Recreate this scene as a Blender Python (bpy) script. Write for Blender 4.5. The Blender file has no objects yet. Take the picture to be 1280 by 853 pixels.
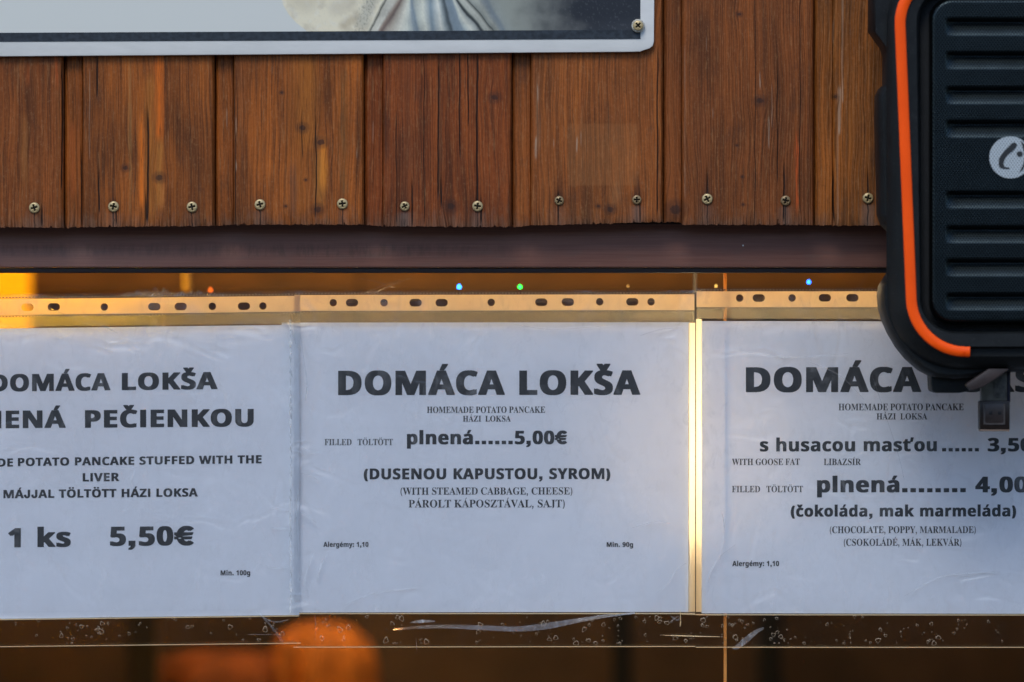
import bpy, bmesh, math, random, json
from mathutils import Vector, noise
random.seed(7)
sc = bpy.context.scene
COL = sc.collection
R = math.radians

# ---------------------------------------------------------------- camera
S = 0.000578          # metres per photograph pixel on the wall plane
DIST = 3.0            # camera to wall, metres
ZC = 1.90
def P(px, py, y=0.0):
    k = S * (DIST + y) / DIST
    return Vector(((px - 640) * k, y, ZC + (426.5 - py) * k))
cam = bpy.data.objects.new('camera', bpy.data.cameras.new('camera'))
COL.objects.link(cam)
cam.location = (0, -DIST, ZC)
cam.rotation_euler = (R(90), 0, 0)
cam.data.sensor_width = 36
cam.data.lens = 36 * DIST / (1280 * S)
cam.data.clip_start = 0.05
cam.data.clip_end = 2000
cam.data.dof.use_dof = True
cam.data.dof.focus_distance = DIST + 0.002
cam.data.dof.aperture_fstop = 4.0
sc.camera = cam

# ---------------------------------------------------------------- sky and sun
SUN_EL, SUN_AZ = 50, 195        # degrees; azimuth 180 = from behind the camera
w = bpy.data.worlds.new('World'); sc.world = w; w.use_nodes = True
nt = w.node_tree
bg = nt.nodes['Background']
sky = nt.nodes.new('ShaderNodeTexSky'); sky.sky_type = 'NISHITA'
sky.sun_disc = False
sky.sun_elevation = R(SUN_EL); sky.sun_rotation = R(SUN_AZ)
sky.air_density = 1.0; sky.dust_density = 0.4; sky.ozone_density = 2.0
nt.links.new(sky.outputs[0], bg.inputs[0])
bg.inputs[1].default_value = 0.15
sl = bpy.data.lights.new('sun', 'SUN'); sl.energy = 1.1; sl.angle = R(24); sl.color = (1, 0.97, 0.93)
so = bpy.data.objects.new('sun', sl); COL.objects.link(so)
sd = Vector((math.sin(R(SUN_AZ)) * math.cos(R(SUN_EL)), math.cos(R(SUN_AZ)) * math.cos(R(SUN_EL)), math.sin(R(SUN_EL))))
so.rotation_euler = sd.to_track_quat('Z', 'Y').to_euler()
so.location = sd * 20
sc.view_settings.view_transform = 'Standard'; sc.view_settings.look = 'None'
sc.view_settings.gamma = 1; sc.view_settings.exposure = 0.72
sc.cycles.transparent_max_bounces = 24
sc.cycles.max_bounces = 10

# ---------------------------------------------------------------- helpers
def link(name, me, mat=None, parent=None):
    o = bpy.data.objects.new(name, me); COL.objects.link(o)
    if mat is not None and me is not None:
        me.materials.clear(); me.materials.append(mat)
    if parent is not None: o.parent = parent
    return o
def tag(o, label, cat, group=None, kind=None):
    o['label'] = label
    if cat: o['category'] = cat
    if group: o['group'] = group
    if kind: o['kind'] = kind
    return o
def struct(o, label=None):
    o['kind'] = 'structure'
    if label: o['label'] = label
    return o
def empty(name, label, cat, group=None, loc=(0, 0, 0)):
    o = bpy.data.objects.new(name, None); COL.objects.link(o)
    o.empty_display_size = 0.05
    return tag(o, label, cat, group)
def mesh_from(verts, faces, smooth=False):
    me = bpy.data.meshes.new('m'); me.from_pydata([tuple(v) for v in verts], [], faces); me.update()
    if smooth:
        for p in me.polygons: p.use_smooth = True
    return me
class MB:
    def __init__(s): s.v = []; s.f = []
    def box(s, x0, x1, y0, y1, z0, z1):
        n = len(s.v)
        s.v += [(x0,y0,z0),(x1,y0,z0),(x1,y1,z0),(x0,y1,z0),(x0,y0,z1),(x1,y0,z1),(x1,y1,z1),(x0,y1,z1)]
        s.f += [tuple(n+i for i in q) for q in ((0,3,2,1),(4,5,6,7),(0,1,5,4),(1,2,6,5),(2,3,7,6),(3,0,4,7))]
        return s
    def add(s, verts, faces):
        n = len(s.v); s.v += [tuple(v) for v in verts]; s.f += [tuple(n+i for i in q) for q in faces]; return s
    def lathe(s, prof, c, axis='Z', n=24):
        rows = []
        for (r, h) in prof:
            for i in range(n):
                a = 2*math.pi*i/n
                if axis == 'Z': rows.append((c[0]+r*math.cos(a), c[1]+r*math.sin(a), c[2]+h))
                elif axis == 'Y': rows.append((c[0]+r*math.cos(a), c[1]+h, c[2]+r*math.sin(a)))
                else: rows.append((c[0]+h, c[1]+r*math.cos(a), c[2]+r*math.sin(a)))
        f = []
        for k in range(len(prof)-1):
            for i in range(n):
                j = (i+1) % n
                f.append((k*n+i, k*n+j, (k+1)*n+j, (k+1)*n+i))
        f.append(tuple(range(n))); f.append(tuple((len(prof)-1)*n+i for i in range(n)))
        return s.add(rows, f)
    def tube(s, pts, r, n=8):
        pts = [Vector(p) for p in pts]; rows = []
        for i, p in enumerate(pts):
            t = (pts[min(i+1, len(pts)-1)] - pts[max(i-1, 0)]).normalized()
            u = t.cross(Vector((0, 1, 0)) if abs(t.y) < .9 else Vector((1, 0, 0))).normalized(); v = t.cross(u)
            rr = r[i] if isinstance(r, (list, tuple)) else r
            rows += [p + u*rr*math.cos(2*math.pi*k/n) + v*rr*math.sin(2*math.pi*k/n) for k in range(n)]
        f = []
        for i in range(len(pts)-1):
            for k in range(n):
                j = (k+1) % n; f.append((i*n+k, i*n+j, (i+1)*n+j, (i+1)*n+k))
        f.append(tuple(range(n))); f.append(tuple((len(pts)-1)*n+k for k in range(n)))
        return s.add(rows, f)
    def mesh(s, smooth=False, bevel=0, seg=2, auto=None):
        me = mesh_from(s.v, s.f)
        bm = bmesh.new(); bm.from_mesh(me)
        bmesh.ops.recalc_face_normals(bm, faces=bm.faces)
        if bevel:
            es = [e for e in bm.edges if len(e.link_faces) == 2 and e.calc_face_angle(0) > 0.6]
            bmesh.ops.bevel(bm, geom=es, offset=bevel, segments=seg, affect='EDGES', profile=.5, clamp_overlap=True)
        if smooth:
            for f_ in bm.faces: f_.smooth = True
            for e in bm.edges:
                if len(e.link_faces) == 2 and e.calc_face_angle(0) > (auto or 0.7): e.smooth = False
        bm.to_mesh(me); bm.free(); return me
def prism(outline, y0, y1):
    """outline: list of (px,py) photograph pixels at depth y0 -> closed prism y0..y1"""
    mb = MB(); n = len(outline)
    A = [P(a, b, y0) for a, b in outline]
    mb.v = [tuple(v) for v in A] + [(v.x, y1, v.z) for v in A]
    mb.f = [tuple(range(n)), tuple(range(2*n-1, n-1, -1))] + [(i, (i+1) % n, n+(i+1) % n, n+i) for i in range(n)]
    return mb
def curve_mesh(contours, y, thick=0.0):
    """closed contours [(x,z)..] in metres, even-odd filled, facing the street, at depth y"""
    cu = bpy.data.curves.new('c', 'CURVE'); cu.dimensions = '2D'; cu.fill_mode = 'BOTH'; cu.extrude = thick/2
    for ct in contours:
        sp = cu.splines.new('POLY'); sp.points.add(len(ct)-1)
        for i, (a, b) in enumerate(ct): sp.points[i].co = (a, b, 0, 1)
        sp.use_cyclic_u = True
    o = bpy.data.objects.new('c', cu); COL.objects.link(o)
    dg = bpy.context.evaluated_depsgraph_get(); dg.update()
    me = bpy.data.meshes.new_from_object(o.evaluated_get(dg))
    bpy.data.objects.remove(o); bpy.data.curves.remove(cu)
    for v in me.vertices: v.co = Vector((v.co.x, y - v.co.z, v.co.y))
    me.update(); return me
def grid(px0, px1, py0, py1, nx, ny, yf, slope=0.0):
    V = []; F = []
    for j in range(ny+1):
        for i in range(nx+1):
            a = px0 + (px1-px0)*i/nx; b = py0 + (py1-py0)*j/ny + slope*(a-px0)
            p = P(a, b, .023); p.y = yf(p.x, p.z) if callable(yf) else yf
            V.append(p)
    for j in range(ny):
        for i in range(nx):
            k = j*(nx+1)+i; F.append((k, k+nx+1, k+nx+2, k+1))
    return mesh_from(V, F, True)

# ---------------------------------------------------------------- material helpers
class N:
    """a scalar socket with arithmetic"""
    def __init__(s, nt, sock): s.nt = nt; s.s = sock
    def m(s, op, b=None, c=None, clamp=False):
        n = s.nt.nodes.new('ShaderNodeMath'); n.operation = op; n.use_clamp = clamp
        for i, v in enumerate((s, b, c)):
            if v is None: continue
            if isinstance(v, N): s.nt.links.new(v.s, n.inputs[i])
            else: n.inputs[i].default_value = v
        return N(s.nt, n.outputs[0])
    def __add__(s, b): return s.m('ADD', b)
    __radd__ = __add__
    def __sub__(s, b): return s.m('SUBTRACT', b)
    def __mul__(s, b): return s.m('MULTIPLY', b)
    __rmul__ = __mul__
    def __truediv__(s, b): return s.m('DIVIDE', b)
    def clamp(s): return s.m('ADD', 0.0, clamp=True)
    def exp(s): return s.m('EXPONENT')
    def inv(s): return s.m('MULTIPLY_ADD', -1.0, 1.0, clamp=True)
    def ramp(s, a, b):     # smooth 0..1 between a and b (a may exceed b)
        n = s.nt.nodes.new('ShaderNodeMapRange'); n.interpolation_type = 'SMOOTHSTEP'
        s.nt.links.new(s.s, n.inputs[0]); n.inputs[1].default_value = min(a, b); n.inputs[2].default_value = max(a, b)
        n.inputs[3].default_value = 0 if a < b else 1; n.inputs[4].default_value = 1 if a < b else 0
        return N(s.nt, n.outputs[0])
def new_mat(name):
    m = bpy.data.materials.new(name); m.use_nodes = True
    return m, m.node_tree, m.node_tree.nodes['Principled BSDF']
def coords(nt):
    tc = nt.nodes.new('ShaderNodeTexCoord'); sp = nt.nodes.new('ShaderNodeSeparateXYZ')
    nt.links.new(tc.outputs['Object'], sp.inputs[0])
    return tuple(N(nt, sp.outputs[i]) * 1000.0 for i in range(3))      # millimetres
def ntex(nt, x, y, z, scale=1.0, detail=4, rough=.55, dist=0.0):
    c = nt.nodes.new('ShaderNodeCombineXYZ'); t = nt.nodes.new('ShaderNodeTexNoise')
    for i, v in enumerate((x, y, z)):
        if isinstance(v, N): nt.links.new(v.s, c.inputs[i])
        else: c.inputs[i].default_value = v
    nt.links.new(c.outputs[0], t.inputs['Vector']); t.inputs['Scale'].default_value = scale
    t.inputs['Detail'].default_value = detail; t.inputs['Roughness'].default_value = rough; t.inputs['Distortion'].default_value = dist
    return N(nt, t.outputs['Fac'])
def mix(nt, f, a, b, mode='MIX'):
    n = nt.nodes.new('ShaderNodeMix'); n.data_type = 'RGBA'; n.blend_type = mode
    for i, v in ((0, f), (6, a), (7, b)):
        if isinstance(v, N): nt.links.new(v.s, n.inputs[i])
        elif isinstance(v, bpy.types.NodeSocket): nt.links.new(v, n.inputs[i])
        elif isinstance(v, (int, float)): n.inputs[i].default_value = v
        else: n.inputs[i].default_value = (*v, 1)
    return n.outputs[2]
def setc(nt, sock, v):
    if isinstance(v, N): nt.links.new(v.s, sock)
    elif isinstance(v, bpy.types.NodeSocket): nt.links.new(v, sock)
    elif isinstance(v, (int, float)): sock.default_value = v
    else: sock.default_value = (*v, 1)
def bump(nt, h, strength=.5, dist=.001):
    b = nt.nodes.new('ShaderNodeBump'); b.inputs['Strength'].default_value = strength; b.inputs['Distance'].default_value = dist
    nt.links.new(h.s, b.inputs['Height']); return b.outputs[0]
def simple(name, col, rough=.5, metal=0, spec=.5, nscale=.3, namp=.12, bmp=0.0, emit=None, estr=0):
    """noise-varied principled"""
    m, nt, b = new_mat(name); x, y, z = coords(nt)
    n = ntex(nt, x, y, z, nscale, 5, .6)
    f = mix(nt, n.ramp(.3, .7), tuple(c*(1-namp) for c in col), tuple(min(1, c*(1+namp)) for c in col))
    setc(nt, b.inputs['Base Color'], f)
    setc(nt, b.inputs['Roughness'], (n * .25 + (rough - .12)).clamp())
    b.inputs['Metallic'].default_value = metal; b.inputs['Specular IOR Level'].default_value = spec
    if bmp:
        h = ntex(nt, x, y, z, nscale*5, 4, .6)
        nt.links.new(bump(nt, h, bmp, .0006), b.inputs['Normal'])
    if emit: setc(nt, b.inputs['Emission Color'], emit); b.inputs['Emission Strength'].default_value = estr
    return m

KF = (DIST - .018) / DIST
def wx(px): return (px-640)*S*1000*KF          # photograph px -> mm at the board face
def wz(py): return (ZC + (426.5-py)*S*KF)*1000

def wood_mat(name, seed, dark=(.085,.030,.010), mid=(.20,.062,.015), light=(.36,.12,.025), knots=(), streaks=(),
             cracks=(), screws=(), pales=(), weather=wz(284), patches=(), gscale=1.0):
    m, nt, b = new_mat(name); X, Y, Z = coords(nt)
    off = seed*37.7
    Xw = X + (ntex(nt, X*.010, off, Z*.006, 1, 3) - .5) * 14.0 + (ntex(nt, X*.05, off+5, Z*.012, 1, 2) - .5) * 1.6
    kn = None
    for (kx, ky, kr) in knots:
        dx = X - wx(kx); dz = Z - wz(ky)
        g = (((dx*dx)/(kr*kr*5.) + (dz*dz)/(kr*kr*26.)) * -1.0).exp()
        Xw = Xw - dx*g*.75
        r2 = (dx*dx)/(kr*kr) + (dz*dz)/(kr*kr*.7)
        r2 = r2 + (ntex(nt, X*.5, off, Z*.5, 1, 2) - .5)*1.2
        k = r2.ramp(1.5, .25); ring = r2.ramp(5.5, 1.0) * .5
        k = k.m('MAXIMUM', ring)
        kn = k if kn is None else kn.m('MAXIMUM', k)
    rings = ntex(nt, Xw*.34*gscale, off, Z*.0022, 1, 3, .6)               # growth rings
    fine = ntex(nt, Xw*.62*gscale, off+9, Z*.014, 1, 3, .75)
    fib = ntex(nt, X*.70, off+3, Z*.055, 1, 3, .8)
    wv = (Xw*(2.5*gscale) + rings*16.0).m('SINE')*.5 + .5
    big = ntex(nt, X*.028, off+13, Z*.009, 1, 4, .55, .4)
    t = (big*1.25 + rings*.40 + fine*.42 - .54).clamp()
    c = mix(nt, t.ramp(.18, .62), dark, mid)
    c = mix(nt, t.ramp(.52, .95) * .8, c, light)
    c = mix(nt, wv.ramp(.45, 1.0) * .20, c, tuple(q*.55 for q in dark))
    c = mix(nt, fine.ramp(.55, .36) * .62, c, tuple(q*.7 for q in dark))
    c = mix(nt, fib.ramp(.54, .68) * .30, c, (.40, .19, .07))
    lf = ntex(nt, Xw*.22, off+41, Z*.004, 1, 4, .6); c = mix(nt, lf.ramp(.48, .72)*.30, c, light)
    blot = ntex(nt, X*.12, off+31, Z*.05, 1, 5, .65)
    c = mix(nt, blot.ramp(.54, .76) * .35, c, (.060, .030, .018))
    spk = ntex(nt, X*.6, off+51, Z*.4, 1, 3, .8)
    c = mix(nt, spk.ramp(.50, .72)*.30, c, tuple(q*.5 for q in dark)); c = mix(nt, spk.ramp(.46, .30)*.16, c, (.42, .24, .12))
    jit = (ntex(nt, X*.35, off+2, Z*.035, 1, 3) - .5)
    for (sx, y0, y1, sw, amt, scol) in streaks:
        e = ((X - wx(sx) + jit*6.0)).m('ABSOLUTE').ramp(sw*S*1000*.65, 0.0)
        v = Z.ramp(wz(y1)-4, wz(y1)+9) * Z.ramp(wz(y0)+9, wz(y0)-4)
        c = mix(nt, e*v*amt*fib.ramp(.2, .55), c, scol)
    for (x0, x1, y0, y1, amt, scol) in patches:
        e = X.ramp(wx(x0)-1, wx(x0)+1) * X.ramp(wx(x1)+1, wx(x1)-1) * Z.ramp(wz(y1)-1, wz(y1)+1) * Z.ramp(wz(y0)+1, wz(y0)-1)
        c = mix(nt, e*amt, c, scol)
    for (sx, y0, y1, sw, amt) in pales:
        e = ((X - wx(sx) + jit*1.5)).m('ABSOLUTE').ramp(sw*S*1000, 0.0)
        v = Z.ramp(wz(y1)-1, wz(y1)+4) * Z.ramp(wz(y0)+4, wz(y0)-1)
        c = mix(nt, e*v*amt*fine.ramp(.3, .6), c, (.42, .30, .20))
    # weathered lower end
    wn = ntex(nt, X*.22, off+17, Z*.10, 1, 5, .65)
    wm = ((Z - weather)*-0.045 + 1.18 + (wn-.5)*1.5).ramp(.55, 1.35)
    c = mix(nt, wm*.5, c, mix(nt, fine.ramp(.35, .6), (.040, .020, .012), (.22, .13, .085)))
    dk = None
    for (sx, sy) in screws:
        dx = X - wx(sx) + jit*2.0; dz = Z - wz(sy)
        up = ((dx*dx*-0.16).exp()) * dz.ramp(0, 3) * dz.ramp(26, 4)
        halo = (((dx*dx + dz*dz)) * -0.030).exp()
        q = (up*.50 + halo*.62) * (wn*1.3 + .15) * (.75+.35*math.sin(sx*1.7))
        dk = q if dk is None else dk.m('MAXIMUM', q)
        dn = ((dx*dx*-0.055).exp()) * dz.ramp(-3, -6) * (.6+.4*math.sin(sx*2.3))
        c = mix(nt, dn*.55, c, (.17, .125, .10))
        ck = (dx + (ntex(nt, 0.0, off+sx, Z*.2, 1, 2)-.5)*2.0).m('ABSOLUTE').ramp(.35+.35*abs(math.sin(sx)), .1) * dz.ramp(2, -5) * (1.0 if math.sin(sx*3.1) > -.3 else .25)
        c = mix(nt, ck*.85, c, (.012, .008, .006))
    if dk is not None: c = mix(nt, dk.clamp()*.93, c, (.012, .008, .007))
    ckh = None
    for (sx, y0, y1, sw) in cracks:
        dx = (X - wx(sx) + (ntex(nt, 0.0, off+sx, Z*.02, 1, 3)-.5)*3.0).m('ABSOLUTE').ramp(sw*S*1000, sw*S*200)
        v = Z.ramp(wz(y1)-1, wz(y1)+6) * Z.ramp(wz(y0)+12, wz(y0)-4)
        q = dx*v*fib.ramp(.15, .4)
        ckh = q if ckh is None else ckh.m('MAXIMUM', q)
    if ckh is not None: c = mix(nt, ckh*.93, c, (.010, .006, .005))
    if kn is not None: c = mix(nt, kn*.85, c, (.030, .014, .010))
    setc(nt, b.inputs['Base Color'], c)
    setc(nt, b.inputs['Roughness'], (fine*.3 + .38).clamp())
    b.inputs['Specular IOR Level'].default_value = .2
    h = fine*.6 + fib*.35 + wv*.35
    if ckh is not None: h = h - ckh*2.5
    nt.links.new(bump(nt, h, .8, .0008), b.inputs['Normal'])
    return m

def film_mat(name, haze=.06, gloss=.5, bs=.35, tint=(1, 1, 1), rough=.10, wr=.05, translucent=False, hazecol=(.8,.8,.8), even=False, wrinkle=0.0):
    """clear plastic: transparent with a street-side gloss and a slight milkiness"""
    m = bpy.data.materials.new(name); m.use_nodes = True; nt = m.node_tree
    nt.nodes.clear(); out = nt.nodes.new('ShaderNodeOutputMaterial')
    X, Y, Z = coords(nt)
    tr = nt.nodes.new('ShaderNodeBsdfTransparent'); tr.inputs[0].default_value = (*tint, 1)
    gl = nt.nodes.new('ShaderNodeBsdfGlossy'); gl.inputs['Roughness'].default_value = rough
    df = nt.nodes.new('ShaderNodeBsdfTranslucent' if translucent else 'ShaderNodeBsdfDiffuse'); df.inputs['Color'].default_value = (*hazecol, 1)
    lw = nt.nodes.new('ShaderNodeLayerWeight'); lw.inputs[0].default_value = .35
    big = ntex(nt, X*wr, Y*.05, Z*wr*.5, 1, 3, .5, 1.2)
    fin = ntex(nt, X*wr*5, Y*.05, Z*wr*2.6, 1, 4, .6, .8)
    hgt = big + fin*.25
    if wrinkle:
        wk = None
        for (ax, az, sd_, kk) in ((.011, .020, 3.0, 34.), (.026, .008, 17.0, 40.), (.018, -.022, 29.0, 46.)):
            nn_ = ntex(nt, X*ax + Z*az*.6, Y*.02 + sd_, Z*az - X*ax*.4, 1, 2, .45, .5)
            q = (nn_ - .5)*kk; rd = ((q*q)*-1.0).exp() * ntex(nt, X*.02, sd_+50, Z*.02, 1, 2).ramp(.44, .66)
            wk = rd if wk is None else wk + rd
        loc = (X - wx(380)).m('ABSOLUTE').ramp(wx(60)-wx(0), 0.0)*.35 + Z.ramp(wz(470), wz(405))*.7 + X.ramp(wx(880), wx(1000))*.35 + .22
        wk = wk*loc
        hgt = hgt + wk*1.1*wrinkle
    bn = bump(nt, hgt, bs, .003)
    nt.links.new(bn, gl.inputs['Normal']); nt.links.new(bn, lw.inputs['Normal'])
    m1 = nt.nodes.new('ShaderNodeMixShader'); m2 = nt.nodes.new('ShaderNodeMixShader')
    hz = (fin.ramp(.45, .75) * haze * (.2 if even else 1.5) * big.ramp(.35, .65) + haze*(1.0 if even else .3))
    if wrinkle: hz = hz + wk*.11*wrinkle
    hz = hz.clamp()
    nt.links.new(hz.s, m1.inputs[0]); nt.links.new(tr.outputs[0], m1.inputs[1]); nt.links.new(df.outputs[0], m1.inputs[2])
    g = N(nt, lw.outputs['Fresnel']) * gloss
    nt.links.new(g.s, m2.inputs[0]); nt.links.new(m1.outputs[0], m2.inputs[1]); nt.links.new(gl.outputs[0], m2.inputs[2])
    nt.links.new(m2.outputs[0], out.inputs[0])
    return m

def sheet_mat(name, col, trans=.3, tcol=None, rough=.6, nscale=.02, namp=.04, bmp=.1):
    """paper or opaque plastic that passes some light from behind"""
    m, nt, b = new_mat(name); out = nt.nodes['Material Output']; X, Y, Z = coords(nt)
    n = ntex(nt, X, Y, Z, nscale, 4, .6)
    c = mix(nt, n.ramp(.3, .7), tuple(q*(1-namp) for q in col), col)
    setc(nt, b.inputs['Base Color'], c); b.inputs['Roughness'].default_value = rough
    b.inputs['Specular IOR Level'].default_value = .25
    nt.links.new(bump(nt, ntex(nt, X*.02, Y, Z*.02, 1, 2, .5, .4), bmp, .004), b.inputs['Normal'])
    t = nt.nodes.new('ShaderNodeBsdfTranslucent'); t.inputs[0].default_value = (*(tcol or col), 1)
    a = nt.nodes.new('ShaderNodeMixShader'); a.inputs[0].default_value = trans
    nt.links.new(b.outputs[0], a.inputs[1]); nt.links.new(t.outputs[0], a.inputs[2]); nt.links.new(a.outputs[0], out.inputs[0])
    return m
def lamp_mat(name, col, strength):
    m = bpy.data.materials.new(name); m.use_nodes = True; nt = m.node_tree; nt.nodes.clear()
    o = nt.nodes.new('ShaderNodeOutputMaterial'); e = nt.nodes.new('ShaderNodeEmission')
    e.inputs[0].default_value = (*col, 1); e.inputs[1].default_value = strength
    nt.links.new(e.outputs[0], o.inputs[0]); return m
def point_light(name, loc, col, power, radius, parent):
    l = bpy.data.lights.new(name, 'POINT'); l.energy = power; l.color = col; l.shadow_soft_size = radius
    o = bpy.data.objects.new(name, l); COL.objects.link(o); o.location = loc; o.parent = parent; return o

# ---------------------------------------------------------------- ground and an unseen row opposite, added to darken reflections and low sky
gm, gnt, gb = new_mat('paving_stone'); X, Y, Z = coords(gnt)
br = gnt.nodes.new('ShaderNodeTexBrick'); tc = gnt.nodes.new('ShaderNodeTexCoord')
gnt.links.new(tc.outputs['Object'], br.inputs['Vector']); br.inputs['Scale'].default_value = 4
br.inputs['Color1'].default_value = (.11, .105, .10, 1); br.inputs['Color2'].default_value = (.15, .14, .13, 1); br.inputs['Mortar'].default_value = (.05, .05, .048, 1)
gnt.links.new(br.outputs[0], gb.inputs['Base Color']); gb.inputs['Roughness'].default_value = .8
struct(link('ground', mesh_from([(-600,-600,0),(600,-600,0),(600,600,0),(-600,600,0)], [(0,1,2,3)]), gm))
house = empty('added_house', 'unseen plain grey town house added across the square to block low sky light', 'building')
hm = simple('grey_render', (.20, .19, .18), .8, nscale=.002, namp=.3)
link('wall', MB().box(-22, 22, -30, -20, .004, 6.4).mesh(), hm, house)
hw = MB().box(-.6, .6, -20.03, -19.97, 0, 1.6).mesh(); hw.materials.append(simple('house_glass', (.03, .035, .04), .15))
for i in range(12):
    for j in range(2):
        o = link('window', hw, None, house); o.location = (-19.8+i*3.6, 0, 1.3+j*3.2)
opp = empty('added_stall', 'unseen dark wooden stall with a gabled roof, added opposite to darken reflections in the glass', 'market stall')
owood = simple('opposite_timber', (.045, .026, .015), .7, nscale=.02, namp=.5)
link('wall', MB().box(-3.2, 3.2, -9.2, -7.2, 0.004, 3.0).mesh(), owood, opp)
for i in range(16):
    link('board', MB().box(-3.2+i*.4+.004, -2.8+i*.4-.004, -7.2, -7.18, 0.05, 2.95).mesh(bevel=.004, seg=1), owood, opp)
link('roof', MB().add([(-3.5,-6.8,2.95),(3.5,-6.8,2.95),(3.5,-8.2,4.1),(-3.5,-8.2,4.1),(-3.5,-9.6,2.95),(3.5,-9.6,2.95),
     (-3.5,-6.8,3.03),(3.5,-6.8,3.03),(3.5,-8.2,4.2),(-3.5,-8.2,4.2),(-3.5,-9.6,3.03),(3.5,-9.6,3.03)],
     [(0,1,2,3),(3,2,5,4),(6,9,8,7),(9,10,11,8),(0,6,7,1),(4,5,11,10),(0,3,9,6),(3,4,10,9),(1,7,8,2),(2,8,11,5)]).mesh(), simple('roof_felt', (.03,.03,.032), .85), opp)

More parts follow.
